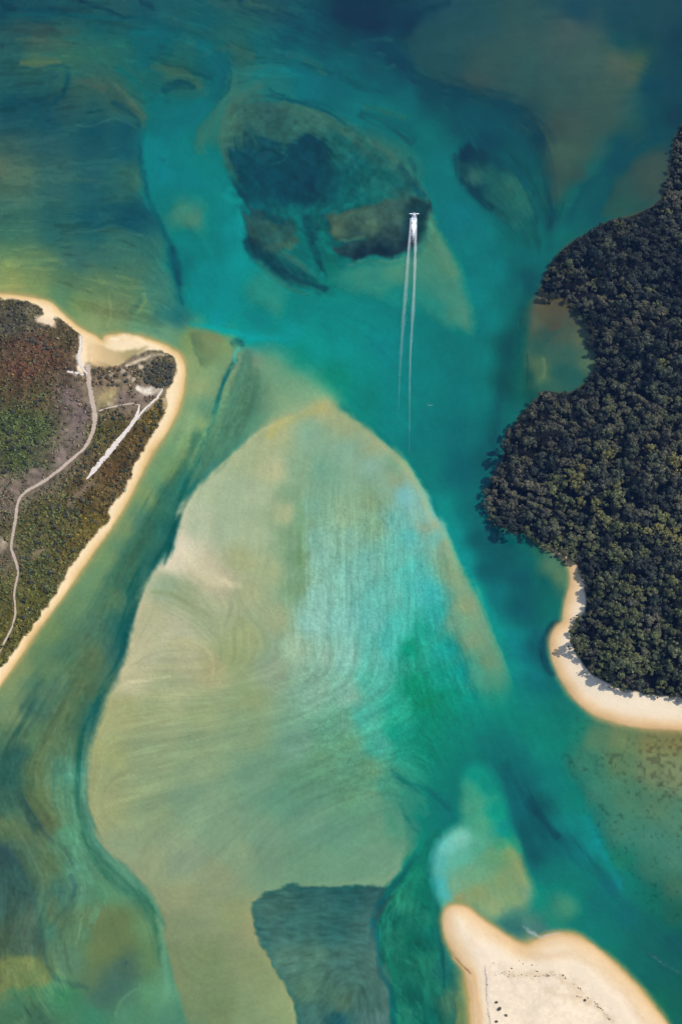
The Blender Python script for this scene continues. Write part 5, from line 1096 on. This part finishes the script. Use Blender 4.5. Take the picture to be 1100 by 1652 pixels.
# ---------------------------------------------------------------- foam: wake and drift lines
def foam_mat(name,sc1,thr):
    g=N(name); p=g.pos(); a=g.n('Attribute',attribute_name='cover')
    n=g.noise(sc1,4,.65,p); f=g.math('ADD',a.outputs['Fac'],g.math('MULTIPLY',g.math('SUBTRACT',n,.5),thr))
    f=g.math('MULTIPLY',g.rng(f,.12,.75),a.outputs['Fac'])
    f=g.rng(f,0,.8)
    d=g.n('BsdfDiffuse'); d.inputs['Color'].default_value=(.80,.82,.84,1); t=g.n('BsdfTransparent'); mx=g.n('MixShader')
    g.l(f,mx.inputs[0]); g.l(t.outputs[0],mx.inputs[1]); g.l(d.outputs[0],mx.inputs[2]); return g.surf(mx.outputs[0])
M_FOAM=foam_mat('foam',.55,.45); M_DRIFT=foam_mat('drift_foam',.45,.9)
def foam_strip(P,width,cover,z=.05,hump=.12,m=7,n=14,seed=0):
    Q=spline(P,n=n); x,y=ground(Q[:,0],Q[:,1],0); q=np.linspace(0,1,len(Q))
    W=np.interp(q,np.linspace(0,1,len(width)),width)*MPU*(1+.25*vnoise(q*40,q*0,seed)); A=np.interp(q,np.linspace(0,1,len(cover)),cover)
    t=np.gradient(np.stack([x,y],-1),axis=0); t/=np.linalg.norm(t,axis=1)[:,None]+1e-9
    e=np.linspace(-1,1,m)
    X=x[:,None]-t[:,1:2]*e*W[:,None]; Y=y[:,None]+t[:,0:1]*e*W[:,None]
    pr=np.clip(1-np.abs(e)**2.2,0,1); al=A[:,None]*pr; Zz=z+hump*al*(.6+.4*vnoise(X*.8,Y*.8,seed+3))
    i=np.arange(len(Q)*m).reshape(len(Q),m); F=np.stack([i[:-1,:-1],i[:-1,1:],i[1:,1:],i[1:,:-1]],-1).reshape(-1,4)[:,::-1]
    return np.stack([X,Y,Zz],-1).reshape(-1,3),F,al.ravel()
def foam_obj(name,strips,mat,label,cat):
    V=[];F=[];A=[];c=0
    for s in strips: V.append(s[0]);F.append(s[1]+c);A.append(s[2]);c+=len(s[0])
    o=link(bpy.data.objects.new(name,mesh(name,np.concatenate(V),np.concatenate(F),mat,True,{'cover':np.concatenate(A)})))
    return tag(o,label,cat,kind='stuff')
foam_obj('boat_wake',[
 foam_strip([(662.5,352),(661.5,375),(658.5,410),(655,460),(651,510),(647.5,560),(644.5,610),(643,660),(642,700)],[2.4,3.4,4.4,5,5,4.2,3.6,3.2,2.6],[.52,.54,.43,.36,.31,.26,.21,.15,.05],.05,seed=1),
 foam_strip([(671,352),(670.5,375),(669.5,410),(668,460),(665.5,510),(662.5,560),(661,610),(660.5,660),(660,720),(659.5,772)],[2.8,3.3,4.2,4.5,4.2,3.0,2.2,2,1.8,1.5],[.6,.57,.48,.41,.36,.33,.3,.25,.18,.05],.06,seed=2),
 foam_strip([(667.5,347),(667.5,356),(667.5,368),(667,382),(666.5,400)],[4.6,5,5,4.6,3.5],[1.3,1.35,1.0,.5,.05],.07,.3,seed=3),
 foam_strip([(659.5,345),(663,345.2),(668,345.2),(673,345.2),(676.5,345)],[.9,1.5,1.8,1.5,.9],[.6,1.0,1.1,1.0,.6],.08,.5,seed=4)],
 M_FOAM,'long white double wake trailing south behind the motor boat','wake')
foam_obj('foam_streak',[
 foam_strip([(960,1470),(1000,1498),(1030,1522),(1060,1548),(1090,1566),(1120,1580)],[2,2.5,3,3.5,3.5,3],[.02,.05,.09,.15,.15,.1],seed=5),
 foam_strip([(1058,1536),(1075,1520),(1090,1505),(1110,1490)],[3,3,3,2.5],[.06,.1,.1,.05],seed=6),
 foam_strip([(842,1494),(856,1504),(872,1512),(884,1510)],[3,4.5,3.5,2],[.2,.4,.32,.1],seed=7),
 foam_strip([(868,1514),(890,1507),(915,1506)],[2,2.4,1.5],[.3,.42,.1],seed=8),
 foam_strip([(835,1165),(845,1185),(870,1215),(900,1250)],[1.6,2.2,1.8,1],[.05,.14,.1,.03],seed=9),
 foam_strip([(688,652),(694,654),(700,652)],[1.5,2,1],[.2,.4,.1],seed=10)],
 M_DRIFT,'thin broken lines of drifting foam around the lower sand bar','foam')
# ---------------------------------------------------------------- air between the aircraft and the estuary
def haze():
    g=N('thin_air_haze'); v=g.n('VolumePrincipled'); v.inputs['Color'].default_value=(.16,.40,1,1); v.inputs['Density'].default_value=3.4e-5; v.inputs['Anisotropy'].default_value=0
    g.l(v.outputs[0],g.out.inputs['Volume'])
    B=6200; z0,z1=-12,CAM[2]+12
    V=[(-B,-B,z0),(B,-B,z0),(B,B,z0),(-B,B,z0),(-B,-B,z1),(B,-B,z1),(B,B,z1),(-B,B,z1)]
    F=[(0,3,2,1),(4,5,6,7),(0,1,5,4),(1,2,6,5),(2,3,7,6),(3,0,4,7)]
    o=link(bpy.data.objects.new('haze',mesh('haze',V,F,g.m,False)))
    tag(o,'thin bluish air between the aircraft and the estuary','haze',kind='stuff')
haze()
print('objects',len(bpy.data.objects))
